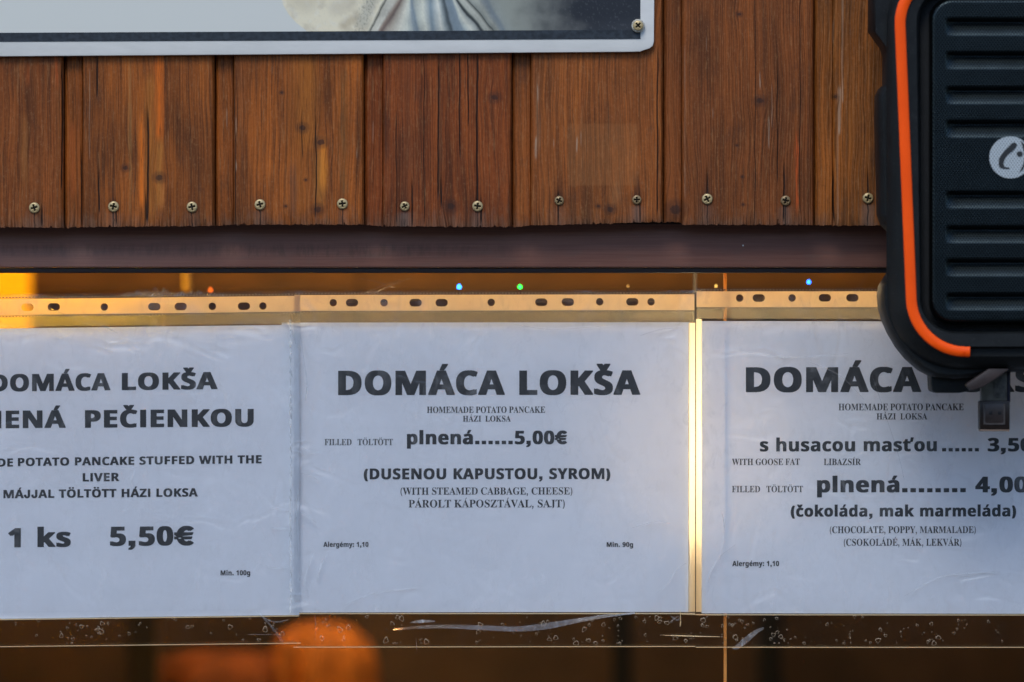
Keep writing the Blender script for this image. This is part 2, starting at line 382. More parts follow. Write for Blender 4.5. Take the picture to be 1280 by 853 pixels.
# letter outlines, drawn as points in 1/1000 em (advance, contours)
GLYPHS = ('{"b":{"A":[690,[[[252,717],[0,0],[163,0],[215,170],[475,170],[527,0],[690,0],[437,717]],[[341,592],[345,606],[349,592],[353,576],[358,559],[363,541],[368,523],[374,506],[378,490],[382,475],[386,463],[439,297],[253,297],[304,463],[307,472],[311,485],[316,501],[321,519],[326,537],[332,557],[337,575]]]],"B":[672,[[[90,714],[90,0],[357,0],[433,6],[497,24],[549,55],[588,96],[611,147],[619,207],[617,242],[611,272],[602,297],[589,318],[574,335],[556,349],[536,360],[514,368],[491,374],[491,379],[524,389],[551,406],[573,430],[588,460],[598,494],[601,533],[593,594],[569,641],[528,674],[472,696],[400,710],[312,714]],[[241,590],[321,590],[360,588],[392,582],[416,572],[433,557],[443,538],[446,513],[443,488],[435,468],[421,452],[399,440],[369,433],[329,431],[241,431]],[[241,311],[335,311],[378,308],[411,300],[435,287],[450,268],[459,247],[462,222],[459,195],[450,171],[435,152],[412,137],[381,128],[340,125],[241,125]]]],"C":[637,[[[428,723],[393,724],[325,719],[264,703],[211,677],[165,642],[127,598],[97,547],[75,489],[62,425],[58,356],[62,286],[73,222],[92,164],[119,113],[154,70],[198,36],[249,10],[310,-5],[379,-10],[416,-9],[450,-6],[482,-1],[513,6],[544,15],[575,27],[575,154],[542,143],[510,134],[481,126],[451,120],[422,117],[393,116],[336,123],[291,144],[257,179],[233,226],[219,285],[214,355],[219,425],[234,484],[260,533],[295,569],[340,591],[393,598],[419,596],[446,592],[473,584],[499,574],[526,563],[553,551],[602,674],[569,688],[535,700],[500,711],[464,718]]]],"D":[740,[[[90,714],[90,0],[292,0],[406,10],[502,41],[580,92],[636,162],[671,253],[682,364],[677,437],[662,501],[637,557],[602,604],[559,643],[509,674],[450,696],[385,710],[314,714]],[[241,590],[322,590],[383,584],[433,565],[473,535],[502,490],[519,432],[525,360],[501,229],[428,151],[306,125],[241,125]]]],"E":[560,[[[90,714],[90,0],[501,0],[501,125],[241,125],[241,309],[483,309],[483,433],[241,433],[241,590],[501,590],[501,714]]]],"F":[549,[[[90,714],[90,0],[239,0],[239,282],[481,282],[481,406],[239,406],[239,590],[499,590],[499,714]]]],"G":[724,[[[469,723],[431,724],[355,719],[287,704],[228,679],[177,645],[135,603],[102,552],[77,494],[63,429],[58,358],[68,248],[96,156],[144,84],[210,32],[292,0],[390,-10],[440,-9],[485,-5],[528,1],[567,9],[606,19],[644,31],[644,401],[361,401],[361,275],[496,275],[496,126],[483,123],[469,121],[455,119],[438,117],[420,116],[400,116],[359,119],[323,130],[293,147],[268,169],[248,198],[233,231],[222,269],[216,310],[214,355],[217,402],[226,445],[241,484],[261,517],[286,545],[316,568],[350,585],[388,595],[430,598],[460,597],[490,593],[518,587],[545,579],[570,570],[593,559],[643,680],[612,692],[579,703],[543,712],[506,719]]]],"H":[765,[[[241,714],[90,714],[90,0],[241,0],[241,308],[524,308],[524,0],[675,0],[675,714],[524,714],[524,434],[241,434]]]],"I":[389,[[[357,714],[32,714],[32,628],[119,588],[119,126],[32,86],[32,0],[357,0],[357,86],[270,126],[270,588],[357,628]]]],"J":[331,[[[241,714],[90,714],[90,45],[89,13],[85,-14],[78,-35],[69,-52],[58,-64],[45,-73],[30,-79],[14,-82],[-3,-83],[-16,-83],[-29,-82],[-41,-80],[-52,-78],[-63,-76],[-74,-73],[-74,-199],[-63,-202],[-50,-204],[-36,-207],[-21,-208],[-4,-210],[15,-210],[58,-207],[97,-199],[133,-185],[164,-164],[191,-137],[213,-103],[228,-61],[238,-11],[241,46]]]],"K":[664,[[[241,714],[90,714],[90,0],[241,0],[241,255],[305,301],[492,0],[664,0],[413,398],[662,714],[494,714],[301,471],[290,458],[280,444],[270,430],[260,415],[250,401],[241,387]]]],"L":[565,[[[241,714],[90,714],[90,0],[531,0],[531,125],[241,125]]]],"M":[943,[[[90,714],[90,0],[225,0],[225,332],[225,358],[224,385],[224,415],[222,444],[221,473],[220,500],[219,524],[217,544],[216,560],[220,560],[392,0],[531,0],[715,559],[719,559],[718,544],[717,524],[717,500],[715,473],[715,445],[714,416],[713,388],[712,362],[712,338],[712,0],[853,0],[853,714],[647,714],[468,168],[465,168],[296,714]]]],"N":[813,[[[90,714],[90,0],[225,0],[225,336],[225,370],[224,404],[223,438],[221,472],[219,506],[216,540],[220,540],[531,0],[723,0],[723,714],[587,714],[587,376],[587,'
'343],[588,311],[589,278],[590,245],[592,212],[594,179],[591,179],[281,714]]]],"O":[796,[[[472,720],[399,725],[326,720],[261,705],[207,680],[161,645],[123,603],[95,552],[74,494],[62,430],[58,359],[62,288],[74,223],[95,165],[123,114],[161,71],[207,36],[261,10],[325,-5],[398,-10],[471,-5],[535,10],[590,36],[636,71],[673,114],[702,165],[722,223],[734,287],[738,358],[734,429],[722,493],[702,552],[673,602],[636,645],[590,680],[535,705]],[[341,592],[399,599],[457,592],[503,571],[537,535],[560,487],[574,428],[579,358],[574,289],[560,230],[537,182],[503,146],[457,124],[398,117],[340,124],[294,146],[260,182],[236,230],[222,289],[217,358],[222,428],[236,487],[260,535],[295,571]]]],"P":[628,[[[90,714],[90,0],[241,0],[241,254],[306,254],[371,258],[425,269],[471,287],[507,311],[536,341],[557,375],[571,412],[580,451],[583,491],[576,555],[555,610],[520,655],[469,688],[402,707],[318,714]],[[241,590],[310,590],[377,578],[417,544],[430,486],[426,452],[413,424],[393,404],[365,389],[331,381],[291,378],[241,378]]]],"R":[660,[[[90,714],[90,0],[241,0],[241,274],[322,274],[492,0],[660,0],[450,311],[473,323],[495,337],[516,353],[535,371],[551,391],[565,415],[575,440],[581,469],[583,500],[575,566],[552,620],[514,661],[459,690],[387,708],[298,714]],[[241,590],[287,590],[332,588],[368,580],[396,569],[415,551],[426,527],[430,496],[426,466],[416,441],[398,422],[371,408],[335,400],[290,397],[241,397]]]],"S":[551,[[[333,723],[296,724],[227,718],[168,700],[119,671],[83,630],[61,580],[54,521],[56,490],[62,462],[71,437],[83,415],[98,395],[115,377],[132,361],[151,347],[170,336],[189,325],[207,316],[224,308],[261,290],[294,273],[323,256],[345,238],[359,216],[363,191],[360,170],[353,152],[340,137],[320,125],[294,117],[260,115],[224,117],[188,123],[152,134],[116,146],[80,160],[46,174],[46,33],[108,9],[175,-5],[248,-10],[326,-4],[390,15],[443,47],[481,88],[503,139],[511,198],[509,233],[502,265],[490,292],[474,316],[454,338],[431,359],[403,377],[372,395],[337,412],[296,432],[262,450],[236,466],[217,482],[206,502],[202,526],[205,546],[212,563],[225,578],[243,589],[265,596],[291,598],[318,597],[345,593],[371,587],[398,579],[427,568],[459,556],[508,674],[472,689],[437,701],[403,711],[368,718]]]],"T":[579,[[[559,714],[20,714],[20,588],[214,588],[214,0],[365,0],[365,588],[559,588]]]],"U":[756,[[[236,714],[85,714],[85,254],[93,180],[118,116],[159,62],[216,22],[288,-2],[375,-10],[438,-6],[493,5],[541,25],[581,50],[613,82],[639,119],[657,160],[667,204],[671,252],[671,714],[520,714],[520,278],[516,228],[505,187],[487,156],[460,134],[424,121],[379,117],[336,121],[300,133],[272,153],[252,183],[240,224],[236,277]]]],"V":[650,[[[153,714],[0,714],[242,0],[407,0],[650,714],[497,714],[362,289],[359,280],[356,266],[351,249],[346,228],[341,208],[336,187],[331,166],[328,148],[325,132],[322,148],[319,166],[314,187],[309,208],[304,229],[299,249],[294,266],[290,280],[287,289]]]],"W":[967,[[[149,714],[0,714],[182,0],[354,0],[450,374],[452,383],[455,395],[458,409],[461,424],[465,440],[468,457],[471,473],[474,490],[478,506],[480,520],[482,532],[483,542],[485,532],[487,520],[489,506],[492,490],[495,473],[499,456],[502,439],[505,423],[509,408],[511,395],[514,384],[516,375],[613,0],[785,0],[967,714],[818,714],[727,324],[723,307],[719,288],[715,266],[710,243],[705,220],[701,197],[697,175],[694,155],[692,137],[690,154],[687,174],[683,196],[679,219],[675,242],[671,264],[666,284],[663,301],[659,314],[555,714],[412,714],[308,314],[305,300],[301,284],[297,264],[292,242],[288,219],[284,197],[280,175],[277,155],[275,137],[273,154],[270,174],[266,196],[262,219],[258,243],[253,266],[248,288],[244,307],[240,324]]]],"X":[667,[[[182,714],[15,714],[237,368],[0,0],[162,0],[328,270],[494,0],[667,0],[426,360],[650,714],[487,714],[336,457]]]],"Y":[624,[[[164,714],[0,714],[237,273],[237,0],[387,0],[387,278],[624,714],[461,714],[312,420]]]],"Z":[579,[[[546,714],[33,714],[33,589],[366,589],[24,98],[24,0],[555,0],[555,125],[204,125],[546,616]]]],"a":[604,[[[370,552],[302,557],[264,556],[227,551],[191,544],[156,534],['
'123,522],[93,508],[142,407],[167,418],[193,427],[218,436],[244,442],[270,446],[296,447],[321,445],[342,438],[359,427],[371,411],[379,390],[381,364],[381,340],[286,337],[211,330],[150,315],[103,292],[69,259],[49,216],[42,163],[47,109],[63,66],[90,33],[125,9],[165,-5],[211,-10],[253,-8],[289,-1],[318,10],[344,26],[368,47],[392,74],[396,74],[425,0],[529,0],[529,364],[522,424],[503,472],[471,510],[426,536]],[[280,247],[323,251],[381,253],[381,208],[377,176],[366,149],[348,128],[324,112],[297,102],[267,99],[247,101],[230,105],[215,114],[204,125],[197,141],[195,162],[198,186],[207,207],[223,225],[247,239]]]],"c":[514,[[[349,555],[313,556],[262,553],[216,543],[174,526],[136,502],[105,471],[79,433],[60,387],[49,333],[45,270],[52,182],[75,111],[112,58],[162,20],[225,-3],[300,-10],[336,-9],[367,-6],[395,-1],[419,7],[443,18],[466,31],[466,158],[443,144],[420,133],[396,124],[371,117],[343,112],[313,111],[279,115],[251,128],[228,150],[211,181],[200,221],[197,271],[210,363],[249,418],[313,436],[333,435],[353,432],[374,427],[394,420],[416,413],[439,404],[483,519],[461,529],[437,537],[411,545],[381,551]]]],"d":[633,[[[555,760],[406,760],[406,585],[406,564],[408,543],[410,523],[413,504],[415,488],[417,476],[412,476],[396,497],[376,516],[352,533],[324,546],[292,553],[255,556],[196,548],[146,524],[103,484],[71,428],[51,358],[45,272],[51,187],[71,117],[103,62],[145,22],[194,-2],[251,-10],[288,-7],[320,0],[347,14],[370,30],[390,49],[406,71],[412,71],[441,0],[555,0]],[[301,435],[340,430],[371,416],[392,393],[405,361],[413,320],[416,271],[416,255],[413,210],[404,174],[390,146],[369,125],[340,113],[303,109],[272,113],[245,127],[224,150],[208,181],[199,221],[196,270],[199,319],[208,360],[224,393],[245,416],[271,430]]]],"e":[591,[[[373,549],[303,556],[254,552],[209,542],[168,524],[132,499],[102,467],[78,429],[59,383],[49,329],[45,269],[49,210],[61,158],[81,113],[108,75],[141,44],[180,21],[224,4],[272,-7],[325,-10],[365,-9],[401,-6],[433,-1],[462,7],[490,17],[517,29],[517,144],[487,131],[457,120],[428,112],[398,106],[366,102],[332,101],[293,105],[260,117],[234,137],[214,164],[201,197],[196,236],[548,236],[548,308],[541,381],[519,442],[482,492],[433,527]],[[277,447],[304,450],[336,446],[362,436],[382,418],[396,394],[405,366],[408,335],[199,335],[205,371],[216,400],[233,422],[253,438]]]],"f":[387,[[[323,764],[295,765],[257,763],[223,758],[193,749],[166,736],[143,718],[126,695],[112,665],[105,629],[102,586],[102,546],[20,506],[20,434],[102,434],[102,0],[251,0],[251,434],[380,434],[380,546],[251,546],[251,580],[253,598],[257,614],[266,628],[277,639],[292,645],[311,647],[328,647],[343,645],[357,643],[370,639],[382,636],[394,633],[432,742],[416,748],[397,753],[375,758],[350,762]]]],"g":[633,[[[317,547],[255,556],[194,548],[143,523],[101,481],[70,424],[51,355],[45,272],[51,190],[69,121],[100,65],[141,23],[191,-2],[251,-10],[283,-8],[312,-2],[339,9],[364,24],[386,45],[406,71],[410,71],[409,61],[408,51],[408,39],[407,27],[406,15],[406,4],[406,-7],[393,-76],[355,-117],[291,-131],[218,-126],[147,-112],[78,-89],[78,-208],[110,-219],[142,-227],[175,-233],[208,-237],[244,-239],[282,-240],[365,-233],[433,-213],[486,-179],[524,-132],[547,-73],[555,-1],[555,546],[429,546],[417,476],[413,476],[370,520]],[[302,435],[338,431],[367,418],[389,397],[404,366],[413,324],[416,271],[416,253],[413,204],[404,167],[389,140],[367,121],[339,111],[304,107],[245,125],[209,179],[197,270],[209,362],[244,417]]]],"h":[657,[[[227,760],[78,760],[78,0],[227,0],[227,257],[230,311],[238,355],[252,391],[274,416],[305,432],[345,437],[394,424],[423,385],[433,319],[433,0],[582,0],[582,356],[576,420],[558,470],[529,509],[489,535],[441,551],[386,556],[354,554],[323,548],[295,537],[269,522],[247,501],[228,476],[220,476],[221,488],[223,506],[225,528],[226,553],[227,579],[227,605]]]],"i":[305,[[[174,758],[153,760],[132,758],[112,753],[96,745],[82,731],[75,712],[72,687],[75,662],[82,643],[96,630],[112,621],[132,616],[153,614],[174,616],[193,621],[210,630],[223,643],[231,662],[234,687],[231,712],[223,731],'
'[210,745],[193,753]],[[227,546],[78,546],[78,0],[227,0]]]],"k":[620,[[[227,760],[78,760],[78,0],[227,0],[227,170],[291,221],[448,0],[620,0],[390,309],[607,546],[439,546],[286,380],[274,367],[263,354],[252,340],[241,325],[231,311],[221,297],[219,297],[221,318],[223,338],[225,359],[226,379],[227,399],[227,420]]]],"l":[305,[[[227,760],[78,760],[78,0],[227,0]]]],"m":[982,[[[417,554],[379,556],[348,554],[318,548],[289,537],[262,522],[239,501],[220,476],[212,476],[192,546],[78,546],[78,0],[227,0],[227,257],[230,311],[237,355],[251,391],[270,416],[299,432],[336,437],[382,424],[409,385],[418,319],[418,0],[567,0],[567,274],[570,323],[578,363],[592,395],[612,418],[640,432],[676,437],[722,424],[749,385],[758,319],[758,0],[907,0],[907,356],[902,420],[886,470],[860,509],[823,535],[776,551],[719,556],[688,554],[657,548],[628,537],[600,522],[577,501],[558,476],[545,476],[528,501],[507,521],[481,537],[451,547]]]],"n":[657,[[[443,551],[388,556],[355,554],[322,548],[292,537],[263,522],[240,501],[220,476],[212,476],[192,546],[78,546],[78,0],[227,0],[227,257],[230,311],[238,355],[252,391],[273,416],[304,432],[345,437],[373,434],[395,424],[412,408],[424,385],[431,355],[433,319],[433,0],[582,0],[582,356],[576,420],[558,470],[529,509],[490,535]]]],"o":[619,[[[360,552],[311,556],[234,548],[169,524],[116,483],[77,427],[53,358],[45,274],[49,216],[60,165],[79,120],[104,81],[136,48],[173,23],[214,5],[259,-6],[308,-10],[384,-2],[449,23],[502,64],[542,120],[566,190],[574,274],[570,332],[559,383],[540,428],[515,466],[484,498],[447,523],[406,541]],[[273,432],[309,436],[345,432],[374,418],[396,396],[410,364],[419,324],[422,274],[419,224],[410,184],[396,152],[374,128],[346,115],[310,110],[274,115],[245,128],[224,152],[209,184],[200,224],[197,274],[200,324],[209,364],[224,396],[245,418]]]],"p":[633,[[[439,548],[382,556],[345,553],[313,545],[286,532],[263,515],[243,496],[227,475],[220,475],[199,546],[78,546],[78,-240],[227,-240],[227,-20],[226,6],[223,32],[219,60],[227,60],[243,43],[262,26],[284,12],[310,0],[341,-8],[378,-10],[436,-2],[486,22],[529,62],[562,118],[581,189],[588,274],[582,359],[563,429],[531,485],[489,524]],[[239,373],[252,401],[272,421],[299,433],[334,437],[391,419],[425,365],[436,276],[433,227],[425,186],[412,154],[392,130],[367,116],[336,111],[299,116],[270,130],[251,154],[237,186],[230,226],[227,275],[227,291],[231,336]]]],"r":[454,[[[391,556],[383,556],[348,553],[315,543],[286,526],[260,505],[238,481],[220,454],[213,454],[191,546],[78,546],[78,0],[227,0],[227,278],[229,310],[237,338],[249,360],[264,378],[283,393],[305,404],[329,411],[353,416],[378,417],[385,417],[393,416],[402,416],[410,414],[417,413],[422,412],[433,552],[426,553],[418,554],[409,555],[399,556]]]],"s":[497,[[[294,555],[261,556],[200,552],[148,539],[104,518],[71,488],[52,450],[45,404],[47,375],[52,350],[61,328],[74,308],[90,291],[110,275],[134,261],[162,247],[194,232],[226,218],[252,206],[272,196],[287,187],[298,179],[305,171],[309,163],[311,155],[312,146],[310,133],[304,122],[294,112],[278,105],[257,100],[231,99],[204,100],[174,105],[141,112],[108,121],[76,132],[46,145],[46,22],[73,12],[101,4],[128,-3],[157,-7],[190,-9],[226,-10],[297,-5],[355,10],[401,35],[433,68],[453,111],[459,162],[457,193],[451,219],[441,242],[426,261],[409,278],[388,293],[364,306],[337,319],[307,332],[278,344],[253,355],[235,364],[220,372],[209,379],[202,387],[197,394],[194,402],[193,410],[200,430],[222,442],[259,446],[284,445],[308,441],[332,435],[356,426],[382,417],[408,406],[453,513],[421,527],[389,538],[358,546],[327,552]]]],"t":[434,[[[243,662],[148,662],[105,547],[23,497],[23,434],[94,434],[94,171],[97,128],[104,91],[117,62],[133,38],[154,19],[178,6],[204,-3],[234,-8],[265,-10],[292,-9],[318,-7],[343,-3],[365,3],[385,9],[402,15],[402,126],[387,122],[371,118],[356,114],[340,111],[324,110],[308,109],[290,111],[274,116],[261,125],[251,137],[245,152],[243,171],[243,434],[396,434],[396,546],[243,546]]]],"u":[657,[[[224,546],[75,546],[75,190],[81,126],[99,76],[128,38],[167,11],[214,-5],[269,-10],[302,-8]'
',[335,-2],[366,9],[394,24],[418,45],[437,70],[445,70],[465,0],[579,0],[579,546],[430,546],[430,289],[427,236],[419,191],[405,156],[384,130],[353,114],[312,109],[284,112],[262,122],[245,139],[233,162],[226,191],[224,227]]]],"y":[569,[[[163,546],[0,546],[217,4],[208,-23],[198,-48],[184,-71],[168,-92],[147,-107],[122,-117],[93,-120],[82,-120],[71,-119],[61,-118],[51,-117],[42,-115],[34,-114],[34,-232],[44,-234],[55,-236],[67,-238],[80,-239],[94,-240],[110,-240],[160,-235],[206,-221],[248,-198],[284,-164],[314,-122],[338,-70],[569,546],[409,546],[308,239],[303,224],[299,209],[296,194],[292,178],[289,161],[287,144],[284,144],[282,161],[280,178],[278,194],[275,209],[271,224],[266,239]]]],"0":[572,[[[363,714],[285,725],[228,720],[180,705],[139,681],[106,647],[79,605],[60,555],[47,497],[39,431],[36,357],[43,251],[63,161],[96,88],[144,33],[207,1],[285,-10],[342,-5],[391,10],[432,34],[465,68],[491,110],[511,160],[524,218],[532,284],[535,357],[528,464],[508,555],[474,628],[426,682]],[[285,603],[319,596],[345,575],[363,541],[375,493],[383,432],[385,357],[383,282],[375,221],[363,173],[345,139],[319,119],[285,112],[251,119],[225,139],[207,174],[195,221],[188,282],[186,357],[188,432],[195,493],[207,541],[225,575],[251,596]]]],"1":[572,[[[413,714],[289,714],[59,531],[132,440],[214,506],[224,514],[234,524],[245,534],[254,543],[261,550],[266,555],[265,533],[264,508],[264,481],[263,455],[262,432],[262,413],[262,0],[413,0]]]],"2":[572,[[[338,721],[293,724],[252,722],[216,718],[184,710],[154,699],[128,686],[104,672],[81,656],[59,640],[38,622],[120,525],[148,547],[176,565],[202,579],[228,590],[255,596],[282,598],[307,596],[328,589],[346,577],[359,561],[366,539],[369,513],[367,490],[362,468],[354,447],[342,426],[326,403],[307,379],[282,352],[253,321],[219,286],[40,105],[40,0],[539,0],[539,127],[228,127],[228,134],[320,220],[360,258],[396,294],[428,327],[455,359],[478,391],[496,424],[509,457],[516,493],[519,531],[516,566],[507,599],[492,630],[471,657],[445,680],[414,699],[378,713]]]],"3":[572,[[[340,719],[272,724],[222,722],[178,715],[138,704],[101,690],[69,673],[39,654],[109,550],[128,561],[149,573],[173,585],[199,594],[229,600],[261,602],[294,600],[320,592],[340,581],[353,564],[360,545],[363,521],[362,503],[357,487],[351,472],[340,458],[324,447],[304,438],[277,431],[244,426],[203,425],[148,425],[148,309],[202,309],[243,308],[278,304],[307,299],[329,290],[347,280],[359,268],[367,253],[372,236],[374,217],[370,186],[360,159],[342,138],[314,122],[277,113],[228,110],[199,111],[167,115],[135,122],[101,131],[69,143],[38,157],[38,29],[101,7],[170,-6],[244,-10],[307,-7],[361,3],[408,19],[446,40],[478,66],[502,97],[518,131],[529,168],[532,208],[527,252],[512,290],[488,321],[453,345],[410,363],[357,373],[357,376],[398,390],[435,410],[467,436],[491,469],[506,508],[511,554],[504,604],[482,646],[447,680],[398,704]]]],"4":[572,[[[469,714],[330,714],[17,253],[17,148],[322,148],[322,0],[469,0],[469,148],[555,148],[555,265],[469,265]],[[324,541],[328,541],[327,533],[326,520],[326,504],[325,484],[324,464],[323,442],[322,421],[322,402],[322,386],[322,265],[150,265],[281,463],[290,476],[298,489],[305,502],[312,515],[318,528]]]],"5":[572,[[[90,714],[63,350],[123,318],[137,321],[154,325],[173,329],[193,332],[212,333],[231,334],[310,322],[358,286],[374,226],[370,191],[358,162],[339,141],[311,125],[277,116],[236,113],[205,115],[172,119],[138,127],[105,136],[75,147],[49,159],[49,29],[75,17],[104,8],[136,0],[169,-6],[204,-9],[241,-10],[327,-3],[398,20],[454,57],[494,106],[518,167],[526,239],[523,284],[513,323],[497,358],[474,387],[448,412],[416,431],[380,445],[342,453],[300,456],[278,456],[260,455],[246,453],[233,451],[221,449],[209,446],[222,586],[477,586],[477,714]]]],"6":[572,[[[408,722],[393,722],[337,719],[286,712],[242,699],[202,681],[168,659],[139,634],[113,605],[93,573],[76,539],[62,502],[52,464],[44,425],[39,385],[36,344],[35,303],[39,236],[51,177],[70,127],[96,84],[127,50],[164,24],[205,5],[249,-6],[296,-10],[366,-3],[425,19],[474,56],[510,106],[532,166],[539,238],'
'[533,305],[515,360],[484,405],[443,438],[393,457],[335,464],[298,461],[265,453],[238,440],[214,423],[195,403],[180,381],[174,381],[178,423],[186,462],[197,498],[214,529],[236,555],[266,576],[302,592],[348,601],[403,604],[418,604],[433,603],[448,602],[462,600],[476,597],[489,594],[489,715],[475,717],[460,719],[442,721],[424,721]],[[296,348],[326,345],[350,335],[369,318],[382,296],[390,268],[393,236],[390,197],[381,166],[365,142],[345,125],[321,114],[293,111],[271,113],[251,120],[234,132],[219,147],[206,165],[197,185],[190,206],[186,227],[185,249],[187,265],[191,281],[199,296],[210,310],[223,323],[238,334],[256,342],[275,346]]]],"7":[572,[[[539,714],[27,714],[27,587],[379,587],[111,0],[269,0],[539,619]]]],"8":[572,[[[326,721],[286,723],[247,721],[209,715],[174,704],[141,689],[113,670],[89,647],[71,620],[61,588],[57,552],[61,512],[72,476],[91,446],[114,419],[142,394],[172,373],[136,352],[104,328],[75,300],[53,267],[39,227],[35,181],[42,126],[64,79],[101,41],[150,13],[212,-4],[286,-10],[333,-7],[377,1],[417,14],[451,32],[481,55],[505,82],[522,113],[533,147],[536,185],[534,216],[526,243],[515,269],[499,291],[480,312],[459,331],[435,347],[411,363],[386,377],[421,397],[451,419],[478,446],[498,476],[510,511],[514,551],[511,587],[500,619],[483,647],[459,670],[432,689],[400,704],[364,715]],[[262,611],[285,613],[309,611],[330,605],[348,594],[361,580],[369,562],[372,540],[369,516],[360,495],[346,479],[328,464],[308,451],[286,440],[264,452],[243,465],[225,480],[211,497],[202,517],[199,540],[202,562],[210,580],[224,594],[241,605]],[[250,296],[279,311],[292,304],[308,294],[325,284],[341,274],[355,262],[369,250],[380,237],[389,222],[394,206],[396,189],[393,164],[384,143],[368,125],[346,112],[318,104],[284,101],[251,104],[224,112],[203,126],[187,144],[178,166],[175,190],[178,216],[188,239],[204,260],[225,279]]]],"9":[572,[[[322,718],[275,722],[206,715],[146,693],[98,656],[61,606],[39,546],[32,474],[38,407],[56,352],[87,307],[128,274],[176,255],[233,248],[275,251],[309,259],[336,272],[357,289],[376,309],[391,331],[397,331],[393,289],[385,250],[374,215],[358,184],[335,158],[306,137],[269,121],[223,111],[168,108],[153,108],[139,109],[124,111],[110,113],[96,115],[82,118],[82,-3],[96,-5],[111,-7],[129,-9],[147,-9],[163,-10],[178,-10],[234,-7],[285,0],[330,14],[369,31],[403,53],[433,79],[458,108],[479,139],[496,174],[509,210],[520,248],[527,288],[532,328],[535,368],[536,409],[532,476],[520,535],[501,586],[475,628],[444,662],[407,689],[366,707]],[[250,598],[278,601],[301,599],[321,592],[338,581],[353,566],[365,548],[374,528],[381,507],[385,485],[386,463],[384,447],[380,432],[372,417],[362,402],[349,390],[334,379],[316,371],[297,366],[275,364],[245,367],[221,377],[202,394],[189,416],[181,444],[178,476],[181,515],[190,547],[206,571],[226,588]]]]},"s":{"A":[650,[[[334,693],[307,694],[73,111],[60,82],[48,60],[35,45],[21,35],[5,29],[-13,27],[-13,0],[190,0],[190,27],[184,27],[143,32],[119,47],[111,72],[111,76],[112,81],[113,88],[114,94],[115,100],[117,105],[154,197],[376,197],[406,121],[415,98],[420,80],[422,68],[413,45],[386,32],[341,27],[341,0],[660,0],[660,27],[641,30],[625,38],[612,51],[600,70],[587,96],[572,129]],[[169,239],[263,475],[360,239]]]],"B":[659,[[[328,678],[23,678],[23,653],[44,652],[62,649],[76,645],[87,637],[96,627],[103,614],[107,597],[110,575],[111,549],[111,122],[109,90],[103,65],[93,48],[77,37],[54,29],[24,26],[24,0],[354,0],[433,6],[499,23],[553,52],[592,90],[615,139],[623,196],[601,275],[536,332],[427,368],[518,399],[572,450],[590,522],[561,609],[474,661]],[[322,646],[356,642],[382,632],[401,614],[414,589],[421,555],[424,514],[420,467],[410,431],[392,406],[365,389],[328,378],[280,375],[271,375],[271,582],[272,604],[275,621],[280,633],[288,640],[302,645]],[[271,344],[294,344],[344,340],[384,328],[413,309],[432,280],[444,241],[448,191],[445,142],[436,103],[422,73],[400,52],[369,40],[330,36],[310,38],[294,42],[284,50],[277,61],[272,77],[271,97]]]],"C":[697,[[[434,689],[386,693],[321,688],[261,673],[207,648],[158,613],[117,572],[84,523]'
